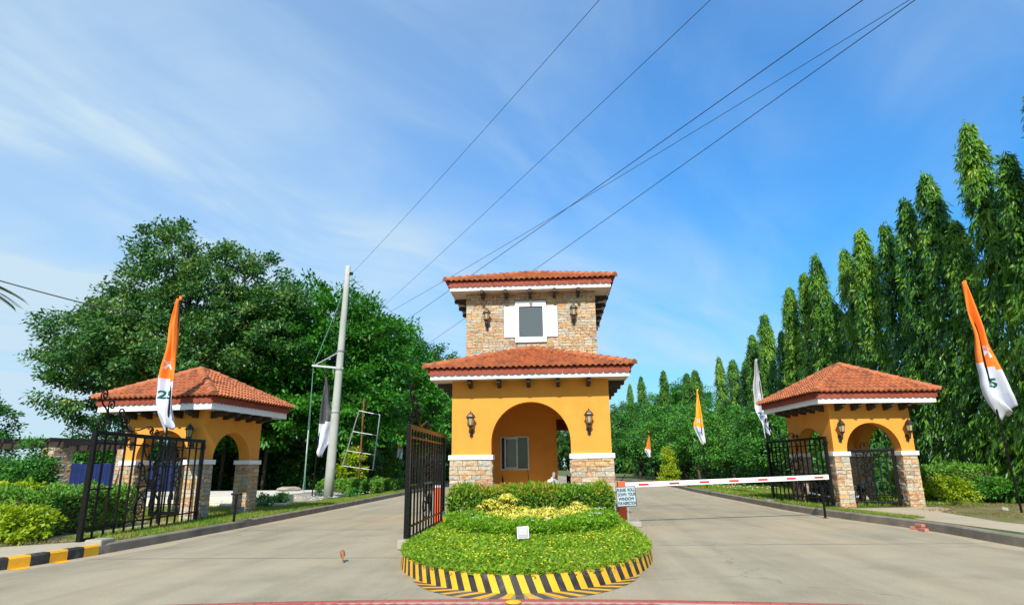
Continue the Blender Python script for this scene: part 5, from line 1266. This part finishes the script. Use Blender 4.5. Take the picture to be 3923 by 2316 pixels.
lob3 = [((0, 0, 8.4), (4.8, 4.6, 4.4)), ((-2.4, -1, 6), (3.2, 3, 2.8)), ((2.6, -1.4, 5.6), (3.0, 3, 2.8)), ((0.4, 0, 11.2), (2.7, 2.7, 2.2)), ((1.5, -3, 4.0), (3, 2, 1.8))]
me3, cc3 = crown_leaves('crown', lob3, 430, 66, 1.0, 0.33, 0.16, rg1, flat=0.5, droop=0.2, shell=0.5, spray=0.3)
tr3 = limbs('trunk', (2.4, 10.5), cc3[::16], 0.30, rg1, None); tr3_me = tr3.data; bpy.data.objects.remove(tr3)
me3b = me3.copy(); me3b.materials.clear(); me3b.materials.append(MATS['leaf_mango']); me3.materials.append(MATS['leaf_feather'])
for lb, x, y, sc, rz, m_ in (('leafy tree behind the empty sign frame', -13.4, 33, 1.02, 0.6, me3), ('round dark tree further along the left road behind the island gate', -12.6, 43, 1.05, 2.1, me3b),
                         ('pale dark tree half hidden by the guardhouse tower on the left', -12.4, 54, 1.02, 3.4, me3), ('far tree at the end of the left row beside the tower', -13, 68, 1.15, 4.6, me3b),
                         ('low bushy tree in the shade behind the biggest left tree', -24.5, 30, 0.9, 1.2, me3b), ('shaded tree between the biggest left tree and the layered tree', -19.5, 28, 0.98, 5.2, me3b)):
    put_tree('broadleaf_tree', lb, 'tree', (x, y, 0.1), G_L, m_, 'leaf_feather', None, rz, sc, tr3_me)
# smaller trees
lob4 = [((0, 0, 3.4), (2.3, 2.2, 1.9)), ((-0.9, -.4, 2.4), (1.6, 1.5, 1.3)), ((1.0, -.5, 2.5), (1.6, 1.5, 1.4)), ((0.2, 0, 4.5), (1.3, 1.3, 1.0))]
me4, cc4 = crown_leaves('crown', lob4, 190, 62, 0.55, 0.20, 0.095, rg1, flat=0.6, droop=0.2, shell=0.45)
tr4 = limbs('trunk', (0.8, 4.2), cc4[::12], 0.12, rg1, None); tr4_me = tr4.data; bpy.data.objects.remove(tr4)
me4.materials.append(MATS['leaf_shrub'])
for lb, x, y, sc, rz in (('small green tree left of the left pavilion behind the blue fence', -25.2, 18.6, 1.0, 0.3), ('small tree cut off by the left edge above the pergola', -29.9, 13.5, 1.05, 1.7)):
    put_tree('small_tree', lb, 'tree', (x, y, 0.1), G_L, me4, 'leaf_shrub', None, rz, sc, tr4_me)
for i, (x, y, sc, rz) in enumerate(((9.9, 52, 1.45, 0.2), (11.0, 43, 1.25, 1.3), (12.6, 36, 1.15, 2.6), (13.2, 28.5, 1.0, 3.7), (13.4, 21.5, 0.92, 4.9), (14.2, 14.8, 0.85, 0.9), (13.8, 47, 1.3, 2.2))):
    lb = ['farthest rounded tree beside the right edge of the guardhouse', 'rounded tree behind the small far pennants', 'large rounded tree between the far white pennant and the amber pennant', 'glossy rounded bush tree right of the amber pennant',
          'dark rounded bush tree behind the left end of the right gate', 'low rounded bush tree behind the right pavilion', 'rounded tree standing behind the others among the mast trees'][i]
    put_tree('rounded_tree', lb, 'tree', (x, y, 0.1), 'rounded trees beyond the barrier', me4, 'leaf_shrub', None, rz, sc, tr4_me)
# mast trees
def mast_mesh(H, rb, rg, nb=430, nl=26):
    zz = H * (0.06 + 0.94 * rg.random(nb) ** 0.92); az = rg.random(nb) * 2 * PI
    rr = (0.54 * np.clip((H - zz) / 1.5, 0, 1) ** 0.55 + (rb - 0.54) * (1 - zz / H) ** 1.5) * (0.75 + 0.35 * rg.random(nb)) * (1 + 0.2 * np.sin(az * 3 + zz * 1.3)) + 0.06
    k = np.repeat(np.arange(nb), nl); n = len(k); t = 0.25 + 0.75 * rg.random(n)
    out = np.stack([np.cos(az), np.sin(az), np.zeros(nb)], 1)[k]
    P = out * (rr[k] * t)[:, None]; P[:, 2] = zz[k] - 0.75 * t ** 2 * (0.5 + rr[k] / rb) + 0.1
    P += rg.normal(size=P.shape) * 0.07; P[:, 2] = np.maximum(P[:, 2], 0.3)
    Dv = out * 0.42 + rg.normal(size=P.shape) * 0.32; Dv[:, 2] -= 0.85
    Nn = out + rg.normal(size=P.shape) * 0.5; Nn[:, 2] += 0.35
    tint = np.clip(rg.random(nb)[k] ** 1.4 * 0.6 + rg.random(n) * 0.45, 0, 1)
    return leaf_mesh('crown', P, Dv, Nn, 0.30 * rg.uniform(0.7, 1.2, n), 0.075 * rg.uniform(0.8, 1.2, n), tint)
rg2 = np.random.default_rng(202)
MASTS = [mast_mesh(13.0, r, rg2, nb) for r, nb in ((1.9, 560), (2.1, 600), (1.75, 540), (2.0, 580))]
for q in MASTS: q.materials.append(MATS['leaf_mast'])
mt_tr = MB().tube([(0, 0, 0), (0.05, 0, 5), (0, 0.05, 12.3)], [0.16, 0.1, 0.02], 7).mesh('trunk', True); mt_tr.materials.append(MATS['bark'])
rows = [(17.4, -3.5, 12.6), (17.2, -0.6, 14.2), (16.9, 1.6, 13.4), (16.7, 3.1, 11.8), (16.9, 4.9, 14.0), (16.7, 6.4, 10.6), (16.9, 7.9, 13.4), (16.8, 9.5, 12.9), (16.9, 11.6, 12.5), (16.7, 13.5, 13.0), (16.9, 15.9, 12.8), (16.7, 17.6, 10.2), (16.8, 19.3, 13.6), (16.9, 21.4, 13.1), (16.7, 23.6, 12.8),
        (16.9, 26.4, 10.4), (16.8, 29.2, 12.3), (16.7, 32.1, 11.3), (16.9, 35.1, 9.8), (16.7, 38.2, 10.3), (16.8, 42.8, 11.3), (15.5, 47.6, 10.8), (15.4, 51.0, 11.0), (13.0, 51.5, 11.4), (13.2, 70.0, 13.3), (12.9, 80.5, 13.6)]
for i, (x, y, h) in enumerate(rows):
    put_tree('mast_tree', 'tall drooping mast tree, %s in the right row counting from the right edge' % ORD[i], 'tree', (x, y, 0.1), 'row of mast trees right of the road', MASTS[i % 4], 'leaf_mast', None, i * 1.9, (0.76 + 0.28 * ((i * 7) % 5) / 4, 0.76 + 0.28 * ((i * 3) % 5) / 4, h / 13.0), mt_tr)
# far trees closing the view
for i, (x, y, sc, rz) in enumerate(((2.5, 175, 1.3, 1), (12, 168, 1.4, 2), (20, 150, 1.3, 3), (24, 130, 1.3, 0.5), (26, 112, 1.25, 4), (25, 95, 1.2, 2.2), (-26, 150, 1.2, 1.1), (-24, 120, 1.1, 5), (-20, 96, 1.1, 0), (-17, 78, 1.1, 3.3), (-46, 60, 0.42, 2.4), (-60, 75, 0.45, 1.1), (-78, 80, 0.45, 4.1), (-37, 46, 0.36, 0.1))):
    lb = ['distant tree seen through the guardhouse passage', 'distant tree just right of the passage view', 'distant tree behind the guardhouse, right side', 'distant tree at the far bend of the road', 'distant tree behind the far mast trees', 'distant tree closing the right row',
          'distant tree at the far end of the left lane', 'distant tree on the left of the far lane', 'distant tree behind the left row', 'distant tree joining the left row beside the tower', 'distant tree above the blue fence', 'distant tree on the left horizon', 'distant tree low on the far left horizon', 'distant tree behind the small tree by the blue fence'][i]
    put_tree('distant_tree', lb, 'tree', (x, y, -0.05), 'distant trees', me3 if i % 2 else me3b, 'leaf_feather', None, rz, sc, tr3_me)
# palm at the left edge
pm_ = thing('palm_tree', 'palm at the left edge, only frond tips in view', 'palm', (-21.7, 2.4, 0.1))
MB().tube([(0, 0, 0), (0.15, 0, 3), (0.2, 0.1, 8.2)], [0.17, 0.13, 0.1], 9).build('trunk', 'bark', pm_, smooth=True)
for k in range(11):
    a = 2 * PI * k / 11; P, Dv = [], []
    for t in np.linspace(0.1, 1, 40):
        c_ = Vector((0.2 + math.cos(a) * 2.5 * t, 0.1 + math.sin(a) * 2.5 * t, 8.2 + 1.15 * t - 1.5 * t * t))
        for s in (-1, 1): P.append(c_); Dv.append((math.cos(a) * 0.7 - s * math.sin(a) * 0.75, math.sin(a) * 0.7 + s * math.cos(a) * 0.75, -0.35))
    n = len(P); me = leaf_mesh('frond', np.array(P), np.array(Dv), np.tile([[0, 0, 1.0]], (n, 1)), 0.55, 0.04, np.random.default_rng(k).random(n))
    new_obj('frond', me, 'leaf_palm', pm_)

# ------------------------------------------------------------------ hedges and shrubs
rg3 = np.random.default_rng(303)
def hedge(name, label, box, n, L, W, mt, group=None, bump=0.05, round_=0.12, core=True, cat='hedge', tint=None):
    x0, x1, y0, y1, z0, z1 = box; cx, cy = (x0 + x1) / 2, (y0 + y1) / 2
    t = thing(name, label, cat, (cx, cy, z0), 0, group)
    me = hedge_leaves('foliage', box_faces(x0 - cx, x1 - cx, y0 - cy, y1 - cy, 0.05, z1 - z0, bump, rg3, round_), n, L, W, rg3, tint=tint)
    new_obj('foliage', me, mt, t)
    if core: MB().box(x0 - cx + .17, x1 - cx - .17, y0 - cy + .17, y1 - cy - .17, 0, z1 - z0 - .17).build('branch_core', 'twig', t)  # solid dark box fills the hedge behind its leaves
    return t
hedge('clipped_hedge', 'broad clipped hedge behind the left open gate', (-21, -10.3, -4.4, -1.2, LZ, 1.12), 42000, 0.085, 0.05, 'leaf_clipped')
hedge('clipped_hedge', 'clipped hedge right of the right pavilion', (12.9, 21, 5.0, 6.9, RZ, 1.32), 24000, 0.10, 0.05, 'leaf_clipped')
hedge('clipped_hedge', 'small clipped hedge beside the rusty post', (-11.9, -8.75, 15.9, 17.4, LZ, 0.86), 7000, 0.11, 0.06, 'leaf_clipped')
hedge('clipped_hedge', 'second small clipped hedge further along the left kerb', (-11.2, -8.8, 19.4, 21.2, LZ, 0.84), 5000, 0.12, 0.065, 'leaf_clipped')
hedge('red_tip_hedge', 'clipped hedge with reddish tips in front of the guardhouse', (-1.88, 1.92, -2.35, -1.2, 0.3, 1.02), 15000, 0.095, 0.036, 'leaf_redtip', bump=0.035, round_=0.14, tint=lambda P, rg: np.clip(rg.random(len(P)) ** 1.6 * 0.75 + np.clip((P[:, 2] - 0.5) / 0.2, 0, 1) * (0.35 + 0.4 * np.sin(P[:, 0] * 3.3 + 1) * np.sin(P[:, 0] * 1.7)) * (0.4 + 0.6 * rg.random(len(P))), 0, 1))
def bush(name, label, loc, lobes, ncl, nlf, cs, L, W, mt, group=None, seed=1, cat='shrub', **kw):
    rg = np.random.default_rng(seed); t = thing(name, label, cat, loc, 0, group)
    me, cc_ = crown_leaves('foliage', lobes, ncl, nlf, cs, L, W, rg, **kw)
    new_obj('foliage', me, mt, t); m = MB()
    for e in cc_[::max(1, len(cc_) // 9)]: m.tube([(0.1 * e[0], 0.1 * e[1], 0), (0.6 * e[0], 0.6 * e[1], 0.6 * e[2]), tuple(e)], [0.016, 0.012, 0.006], 4)
    m.build('stems', 'twig', t, fix=False)
    return t
for i, (x, y, rx, ry, h) in enumerate(((-10.5, -4.9, 0.8, 0.5, 0.72), (-11.9, -5.0, 1.15, 0.55, 0.82), (-13.5, -5.2, 1.2, 0.6, 0.78), (-15.2, -5.2, 1.2, 0.6, 0.85), (-12.9, -3.0, 1.3, 0.55, 1.22), (-15.2, -2.8, 1.2, 0.55, 1.22))):
    lb = ['lime green shrub showing through the bars at the free end of the left gate', 'lime green shrub at the front of the left hedge, just left of the gate', 'lime green shrub at the front of the left hedge near the left edge', 'lime green shrub at the front of the left hedge, cut off by the left edge',
          'lime green patch on top of the left hedge nearer the gate', 'lime green patch on top of the left hedge at the left edge'][i]
    if i < 4: lobs = [((0, 0, h * 0.62), (rx, ry, h * 0.42)), ((-rx * .4, -0.15, h * 0.35), (rx * 0.7, ry, h * 0.32)), ((rx * .45, -0.1, h * 0.4), (rx * 0.6, ry, h * 0.3))]
    else: lobs = [((0, 0, h * 0.78), (rx, ry, 0.14))]
    bush('lime_shrub', lb, (x, y, LZ), lobs, 95, 46, 0.21, 0.11, 0.062, 'leaf_lime', 'lime green shrubs of the left hedge', 40 + i, flat=0.6, droop=0.0)
for i, (x, y) in enumerate(((13.6, 4.75), (15.2, 4.6), (17.0, 4.6), (18.8, 4.7))):
    bush('lime_shrub', ['yellowish shrub at the foot of the right hedge beside the pavilion pillar', 'yellowish shrub at the foot of the right hedge left of the pennant pole', 'yellowish shrub at the foot of the right hedge right of the pennant pole', 'yellowish shrub at the right end of the right hedge'][i], (x, y, RZ),
         [((0, 0, 0.45), (0.85, 0.4, 0.35)), ((0.4, -0.1, 0.25), (0.5, 0.35, 0.2))], 70, 42, 0.2, 0.11, 0.05, 'leaf_lime' if i != 1 else 'leaf_shrub', 'yellowish shrubs along the right hedge', 60 + i, flat=0.6, droop=0.1)
bush('conical_shrub', 'dark conical shrub in front of the pergola', (-15.9, 1.6, LZ), [((0, 0, 0.75), (1.0, 0.9, 0.75)), ((0, 0, 1.4), (0.75, 0.7, 0.6)), ((0.05, 0, 2.0), (0.35, 0.35, 0.45))], 150, 52, 0.26, 0.12, 0.06, 'leaf_shrub', None, 71, flat=0.6)
bush('conical_shrub', 'small conical shrub under the trees behind the sign frame', (-10.2, 25.0, LZ), [((0, 0, 0.7), (0.9, 0.8, 0.7)), ((0, 0, 1.6), (0.6, 0.6, 0.7)), ((0, 0, 2.5), (0.3, 0.3, 0.5))], 120, 50, 0.3, 0.14, 0.07, 'leaf_clipped', None, 72, flat=0.5)
bush('sapling', 'young bright green shrub behind the rusty post', (-11.1, 19.0, LZ), [((0, 0, 1.2), (0.75, 0.6, 0.9)), ((0.1, 0, 2.1), (0.5, 0.5, 0.6))], 70, 46, 0.3, 0.2, 0.11, 'leaf_lime', None, 73, flat=0.5)
bush('conical_shrub', 'small conical shrub beyond the barrier below the far white pennant', (9.6, 33.0, RZ), [((0, 0, 0.6), (0.8, 0.8, 0.6)), ((0, 0, 1.4), (0.6, 0.6, 0.6)), ((0, 0, 2.2), (0.35, 0.35, 0.5))], 90, 50, 0.3, 0.14, 0.07, 'leaf_lime', None, 74, flat=0.5)
# shady thicket under the left trees and low growth on the horizon
for i, (x0, x1, y, h) in enumerate(((-36, -9.6, 33, 4.2), (-42, -22, 24, 2.2), (10.5, 24, 92, 4.5), (13.8, 16.0, 40, 2.6), (-30, -14, 25, 3.0), (-26, 34, 182, 8.0), (11, 15, 63, 3.0), (-30, -9.8, 50, 5.0), (-30, -11, 78, 6.0), (-34, -12, 27.5, 3.4))):
    t = thing('thicket', 'undergrowth', 'undergrowth', ((x0 + x1) / 2, y, 0.1)); W_ = (x1 - x0) / 2; pass
    lobs = [((-W_ + (k + 0.5) * 2 * W_ / 9, rg3.uniform(-1, 1) if i != 3 else (k - 4) * 7.0, h * 0.45), (W_ / 7 if i != 3 else 1.2, 1.4 if i != 3 else 4.5, h * (0.45 + 0.12 * rg3.random()))) for k in range(9)]
    me, _ = crown_leaves('foliage', lobs, 700 if y < 60 and x0 < 0 else 420, 55, 1.7 if y > 80 else 0.6, 0.85 if y > 80 else 0.26, 0.4 if y > 80 else 0.12, rg3, flat=0.7); new_obj('foliage', me, 'leaf_mango', t); del t['category']; del t['label']; t['kind'] = 'stuff'
for i, (x, y, h) in enumerate(((-17.4, 21.5, 6.0), (-16.4, 24.5, 6.5), (-18.9, 22.5, 6), (-13.4, 25.3, 6.5), (-11.9, 30.0, 6), (-20.3, 21.8, 6))):
    o = MB().tube([(0, 0, 0), (0.1, 0.05, h * .5), (0.25 * (-1) ** i, 0, h)], [0.13, 0.1, 0.07], 7).build('bare_trunk', 'bark', None, (x, y, 0.1), smooth=True)
    tag(o, 'slim dark trunk under the left trees, %s from the left' % ORD[[2, 3, 1, 4, 5, 0][i]], 'tree trunk', 'slim trunks in the shade of the left trees')

# ------------------------------------------------------------------ island planting
lowg = np.random.default_rng(404)
def low_arc(n):
    a = PI + PI * lowg.random(n); ring_w = 0.34
    q = lowg.random(n); side = np.where(q < 0.5, 0, np.where(q < 0.85, 1, 2))
    off = np.where(side == 0, (lowg.random(n) - 0.5) * 2 * ring_w, np.where(side == 1, ring_w, -ring_w))
    hz = np.where(side == 0, 1.0, lowg.random(n))
    wob = 0.04 * np.sin(a * 17) + 0.03 * np.sin(a * 29 + 1)
    A, B = 1.52 + off + wob, 3.05 + off + wob
    x, y = A * np.cos(a), B * np.sin(a)
    O = np.stack([np.cos(a) * B, np.sin(a) * A, np.zeros(n)], 1); O = unit(O) * np.where(side == 2, -1, 1)[:, None]; O[side == 0] = (0, 0, 1)
    z = 0.04 + hz * (0.25 + 0.04 * np.sin(a * 11)) - np.where(side == 0, (np.abs(off) / ring_w) ** 3 * 0.08, 0)
    return np.stack([x, y, z], 1), O
lh = thing('low_hedge', 'low bright green hedge curving round the yellow-leaved shrubs on the island', 'hedge', (0.08, -2.45, 0.24))
new_obj('foliage', hedge_leaves('foliage', low_arc, 21000, 0.07, 0.034, lowg), 'leaf_low', lh)
cm = MB(); AR = [PI + PI * t for t in np.linspace(0.02, 0.98, 30)]
for q in AR: 
    for d_, z_ in ((-0.2, -0.1), (-0.2, 0.17), (0.2, 0.17), (0.2, -0.1)): cm.v.append(((1.52 + d_) * math.cos(q), (3.05 + d_) * math.sin(q), z_))
for i in range(29):
    for k in range(3): cm.f.append((i * 4 + k, i * 4 + k + 1, i * 4 + k + 5, i * 4 + k + 4)); cm.m.append(0); cm.r.append(0)
cm.build('branch_core', 'twig', lh)  # solid dark core under the leaf shell, in place of modelled branches
fw_n = 46; aa = PI + PI * lowg.random(fw_n); P = np.stack([1.55 * np.cos(aa) + lowg.normal(size=fw_n) * .12, 3.1 * np.sin(aa) + lowg.normal(size=fw_n) * .12, np.full(fw_n, 0.36)], 1)
P = np.concatenate([P] * 4); k_ = np.repeat(np.arange(4), fw_n); Dv = np.stack([np.cos(k_ * PI / 2), np.sin(k_ * PI / 2), np.full(len(k_), 0.25)], 1)
new_obj('white_flowers', leaf_mesh('white_flowers', P, Dv, np.tile([[0, -0.3, 1.0]], (len(P), 1)), 0.026, 0.022, lowg.random(len(P))), 'flower_white', lh)
# yellow-leaved shrubs: whorls of drooping leaflets on stems
def whorl_shrub(label, x, y, h, n_wh, spread, seed):
    rg = np.random.default_rng(seed); t = thing('yellow_shrub', label, 'shrub', (x, y, 0.27), 0, 'yellow-leaved shrubs on the island'); P, Dv, Nv = [], [], []; m = MB()
    for w in range(n_wh):
        a, r = rg.random() * 2 * PI, spread * math.sqrt(rg.random()); z = h * (0.35 + 0.65 * rg.random()) if w else h
        c_ = Vector((r * math.cos(a) * (0.3 if z > h * .9 else 1), r * math.sin(a) * (0.3 if z > h * .9 else 1), z)); m.tube([(c_.x * .4, c_.y * .4, -0.02), (c_.x * .8, c_.y * .8, z * .6), tuple(c_)], 0.006, 4)
        for k in range(9):
            b = 2 * PI * k / 9 + rg.random() * .4; s_ = rg.uniform(0.02, 0.05)
            P.append((c_.x + math.cos(b) * s_, c_.y + math.sin(b) * s_, c_.z + rg.uniform(-.02, .02))); Dv.append((math.cos(b), math.sin(b), rg.uniform(-1.1, -0.1))); Nv.append((math.cos(b) * .5, math.sin(b) * .5, 1))
    n = len(P); new_obj('foliage', leaf_mesh('foliage', np.array(P), np.array(Dv), np.array(Nv), 0.125 * rg.uniform(.75, 1.2, n), 0.052, rg.random(n)), 'leaf_cream', t); m.build('stems', 'twig', t, fix=False)
spots = [(-0.55, -3.0, 0.60, 'tall yellow-leaved shrub left of centre, tallest of all'), (-0.95, -2.9, 0.50, 'yellow-leaved shrub second tallest, at the left end'), (-0.6, -3.6, 0.33, None), (-0.2, -3.1, 0.36, None), (0.1, -3.5, 0.33, None), (0.4, -3.0, 0.34, None), (0.75, -3.4, 0.33, None), (1.05, -2.9, 0.42, 'yellow-leaved shrub at the right end of the row'), (-0.15, -4.0, 0.3, None), (0.45, -4.0, 0.3, None), (-0.9, -3.4, 0.28, None), (1.0, -3.6, 0.3, None), (0.15, -4.5, 0.28, None)]
yo = 0
for i, (x, y, h, lb) in enumerate(spots):
    if lb is None:
        k = sorted((q[0], q[1]) for q in spots if q[3] is None).index((x, y)); lb = 'low yellow-leaved shrub in the island bed, %s of the low ones from the left' % ORD[k]
    whorl_shrub(lb, x + 0.08, y, h * 1.12 + 0.02, 42 if h > 0.4 else 46, 0.27, 500 + i)
# ground cover with small yellow flowers
def in_isle(n, inset=0.1, back=-0.9):
    out = []
    while sum(len(o) for o in out) < n:
        x = lowg.uniform(-2.3, 2.4, 4 * n); y = lowg.uniform(-9.3, back, 4 * n)
        dy = np.where(y < IC[1], (y - IC[1]) / (IB - inset), 0); ok = ((x - IC[0]) / (IA - inset)) ** 2 + dy ** 2 < 1
        out.append(np.stack([x, y], 1)[ok])
    return np.concatenate(out)[:n]
def zs_of(Q):
    r = np.hypot((Q[:, 0] - IC[0]) / IA, np.where(Q[:, 1] < IC[1], (Q[:, 1] - IC[1]) / IB, 0)); return 0.185 + 0.10 * np.clip(1 - r ** 2.2, 0, None)
n = 62000; Q = in_isle(n, 0.03); P = np.stack([Q[:, 0], Q[:, 1], zs_of(Q) + lowg.random(n) ** 1.5 * 0.075], 1)
Dv = lowg.normal(size=(n, 3)); Dv[:, 2] = np.abs(Dv[:, 2]) * 0.4 + 0.1; Nn = lowg.normal(size=(n, 3)) * 0.45; Nn[:, 2] += 1
o = new_obj('ground_cover', leaf_mesh('ground_cover', P, Dv, Nn, 0.06 * lowg.uniform(.6, 1.3, n), 0.038 * lowg.uniform(.7, 1.2, n), lowg.random(n)), 'leaf_cover'); tag(o, 'bright green ground cover on the island', 'ground cover', kind='stuff')
n = 15000; Q = in_isle(n, 0.0); P = np.stack([Q[:, 0], Q[:, 1], zs_of(Q)], 1); Dv = lowg.normal(size=(n, 3)) * 0.45; Dv[:, 2] = 1; Nn = lowg.normal(size=(n, 3))
o = new_obj('island_grass', leaf_mesh('island_grass', P, Dv, Nn, 0.11 * lowg.uniform(.5, 1.3, n), 0.010, lowg.random(n) * .55), 'grass_blade'); tag(o, 'grass blades among the island ground cover', 'grass', kind='stuff')
n = 420; Q = in_isle(n, 0.25, -1.5); P = np.stack([Q[:, 0], Q[:, 1], zs_of(Q) + 0.075 + 0.03 * lowg.random(n)], 1)
P = np.concatenate([P] * 3); k_ = np.repeat(np.arange(3), n); Dv = np.stack([np.cos(k_ * 2.1), np.sin(k_ * 2.1), np.full(len(k_), 0.6)], 1)
o = new_obj('island_flowers', leaf_mesh('island_flowers', P, Dv, np.tile([[0, -0.6, 0.8]], (len(P), 1)), 0.019, 0.017, lowg.random(len(P))), 'flower_yellow'); tag(o, 'tiny yellow flowers in the ground cover', 'flowers', kind='stuff')

# ------------------------------------------------------------------ grass on the verges
def grass(name, label, polyfn, n, L, W, z, mt, seed):
    rg = np.random.default_rng(seed); Q = polyfn(n, rg); n = len(Q)
    P = np.stack([Q[:, 0], Q[:, 1], np.full(n, z)], 1); Dv = rg.normal(size=(n, 3)) * 0.5; Dv[:, 2] = 1; Nn = rg.normal(size=(n, 3))
    o = new_obj(name, leaf_mesh(name, P, Dv, Nn, L * rg.uniform(.5, 1.4, n), W, rg.random(n)), mt); tag(o, label, 'grass', kind='stuff')
def band(path, d0, d1, y0, y1, clump=0.0):
    ys = np.array([p[1] for p in path]); xs_ = np.array([p[0] for p in path])
    def fn(n, rg):
        y = y0 + (y1 - y0) * rg.random(n) ** 1.3; x = np.interp(y, ys, xs_) + d0 + (d1 - d0) * rg.random(n)
        if clump:
            f = np.sin(x * 2.3 + np.sin(y * 1.7) * 2) + np.sin(y * 1.3 + x * .7); keep = f > clump - 1 + rg.normal(size=n) * .4; x, y = x[keep], y[keep]
        return np.stack([x, y], 1)
    return fn
LKa = sorted([p[:2] for p in LK], key=lambda p: p[1]); RKa = sorted([p[:2] for p in RK], key=lambda p: p[1])
grass('verge_grass', 'grass strip along the left kerb', band(LKa, -0.15, -1.5, -4.6, 22), 30000, 0.10, 0.012, LZ, 'grass_blade', 1)
grass('verge_grass', 'grass around the left pavilion', band(LKa, -1.3, -6, 0, 8), 22000, 0.10, 0.013, LZ, 'grass_blade', 2)
grass('verge_grass', 'short grass tongue on the right kerb in front of the pavilion', band(RKa, 0.16, 0.62, -1.0, 2.9), 6000, 0.07, 0.011, RZ, 'grass_blade', 3)
grass('verge_grass', 'lawn beyond the barrier on the right', band(RKa, 0.15, 5.5, 3.5, 34), 45000, 0.12, 0.02, RZ, 'grass_blade', 4)
grass('verge_grass', 'patchy dry grass below the right hedge', band(RKa, 2.4, 9, -9, 5.2, 0.9), 42000, 0.07, 0.011, RZ, 'dry_blade', 5)
grass('verge_grass', 'sparse grass in front of the left hedge', band(LKa, -1.0, -7, -8, -4.6, 0.6), 14000, 0.08, 0.011, LZ, 'dry_blade', 6)
# little flowering plants along the left verge
for i, (x, y) in enumerate(((-9.9, 3.95), (-10.3, 4.9), (-9.9, 5.7), (-10.5, 6.4), (-10.1, 7.4), (-10.6, 8.6), (-10.4, 12.3), (-9.0, 12.6), (-9.3, 14.6))):
    bush('flowering_plant', 'small leafy plant with pale flowers on the left verge, %s from the pavilion' % ORD[i], (x, y, LZ), [((0, 0, 0.26), (0.3, 0.28, 0.24))], 26, 20, 0.1, 0.075, 0.04, 'leaf_shrub', 'small plants along the left verge', 700 + i, cat='plant', flat=0.8)
for i, (x, y) in enumerate(((-12.7, 8.2), (-14.8, 8.6), (-15.8, 8.3))):
    pass
rgw = np.random.default_rng(9); n = 200
Qw = np.stack([np.concatenate([rgw.uniform(-10.9, -8.7, n // 2), rgw.uniform(9.2, 12.5, n // 2)]), np.concatenate([rgw.uniform(4, 16, n // 2), rgw.uniform(14, 32, n // 2)]), np.full(n, 0.36)], 1)
Qw = np.concatenate([Qw] * 3); k_ = np.repeat(np.arange(3), n); Dv = np.stack([np.cos(k_ * 2.1), np.sin(k_ * 2.1), np.full(len(k_), 0.5)], 1)
o = new_obj('verge_flowers', leaf_mesh('verge_flowers', Qw, Dv, np.tile([[0, -0.6, 0.8]], (len(Qw), 1)), 0.035, 0.03, rgw.random(len(Qw))), 'flower_white'); tag(o, 'tiny white flowers on the verges', 'flowers', kind='stuff')
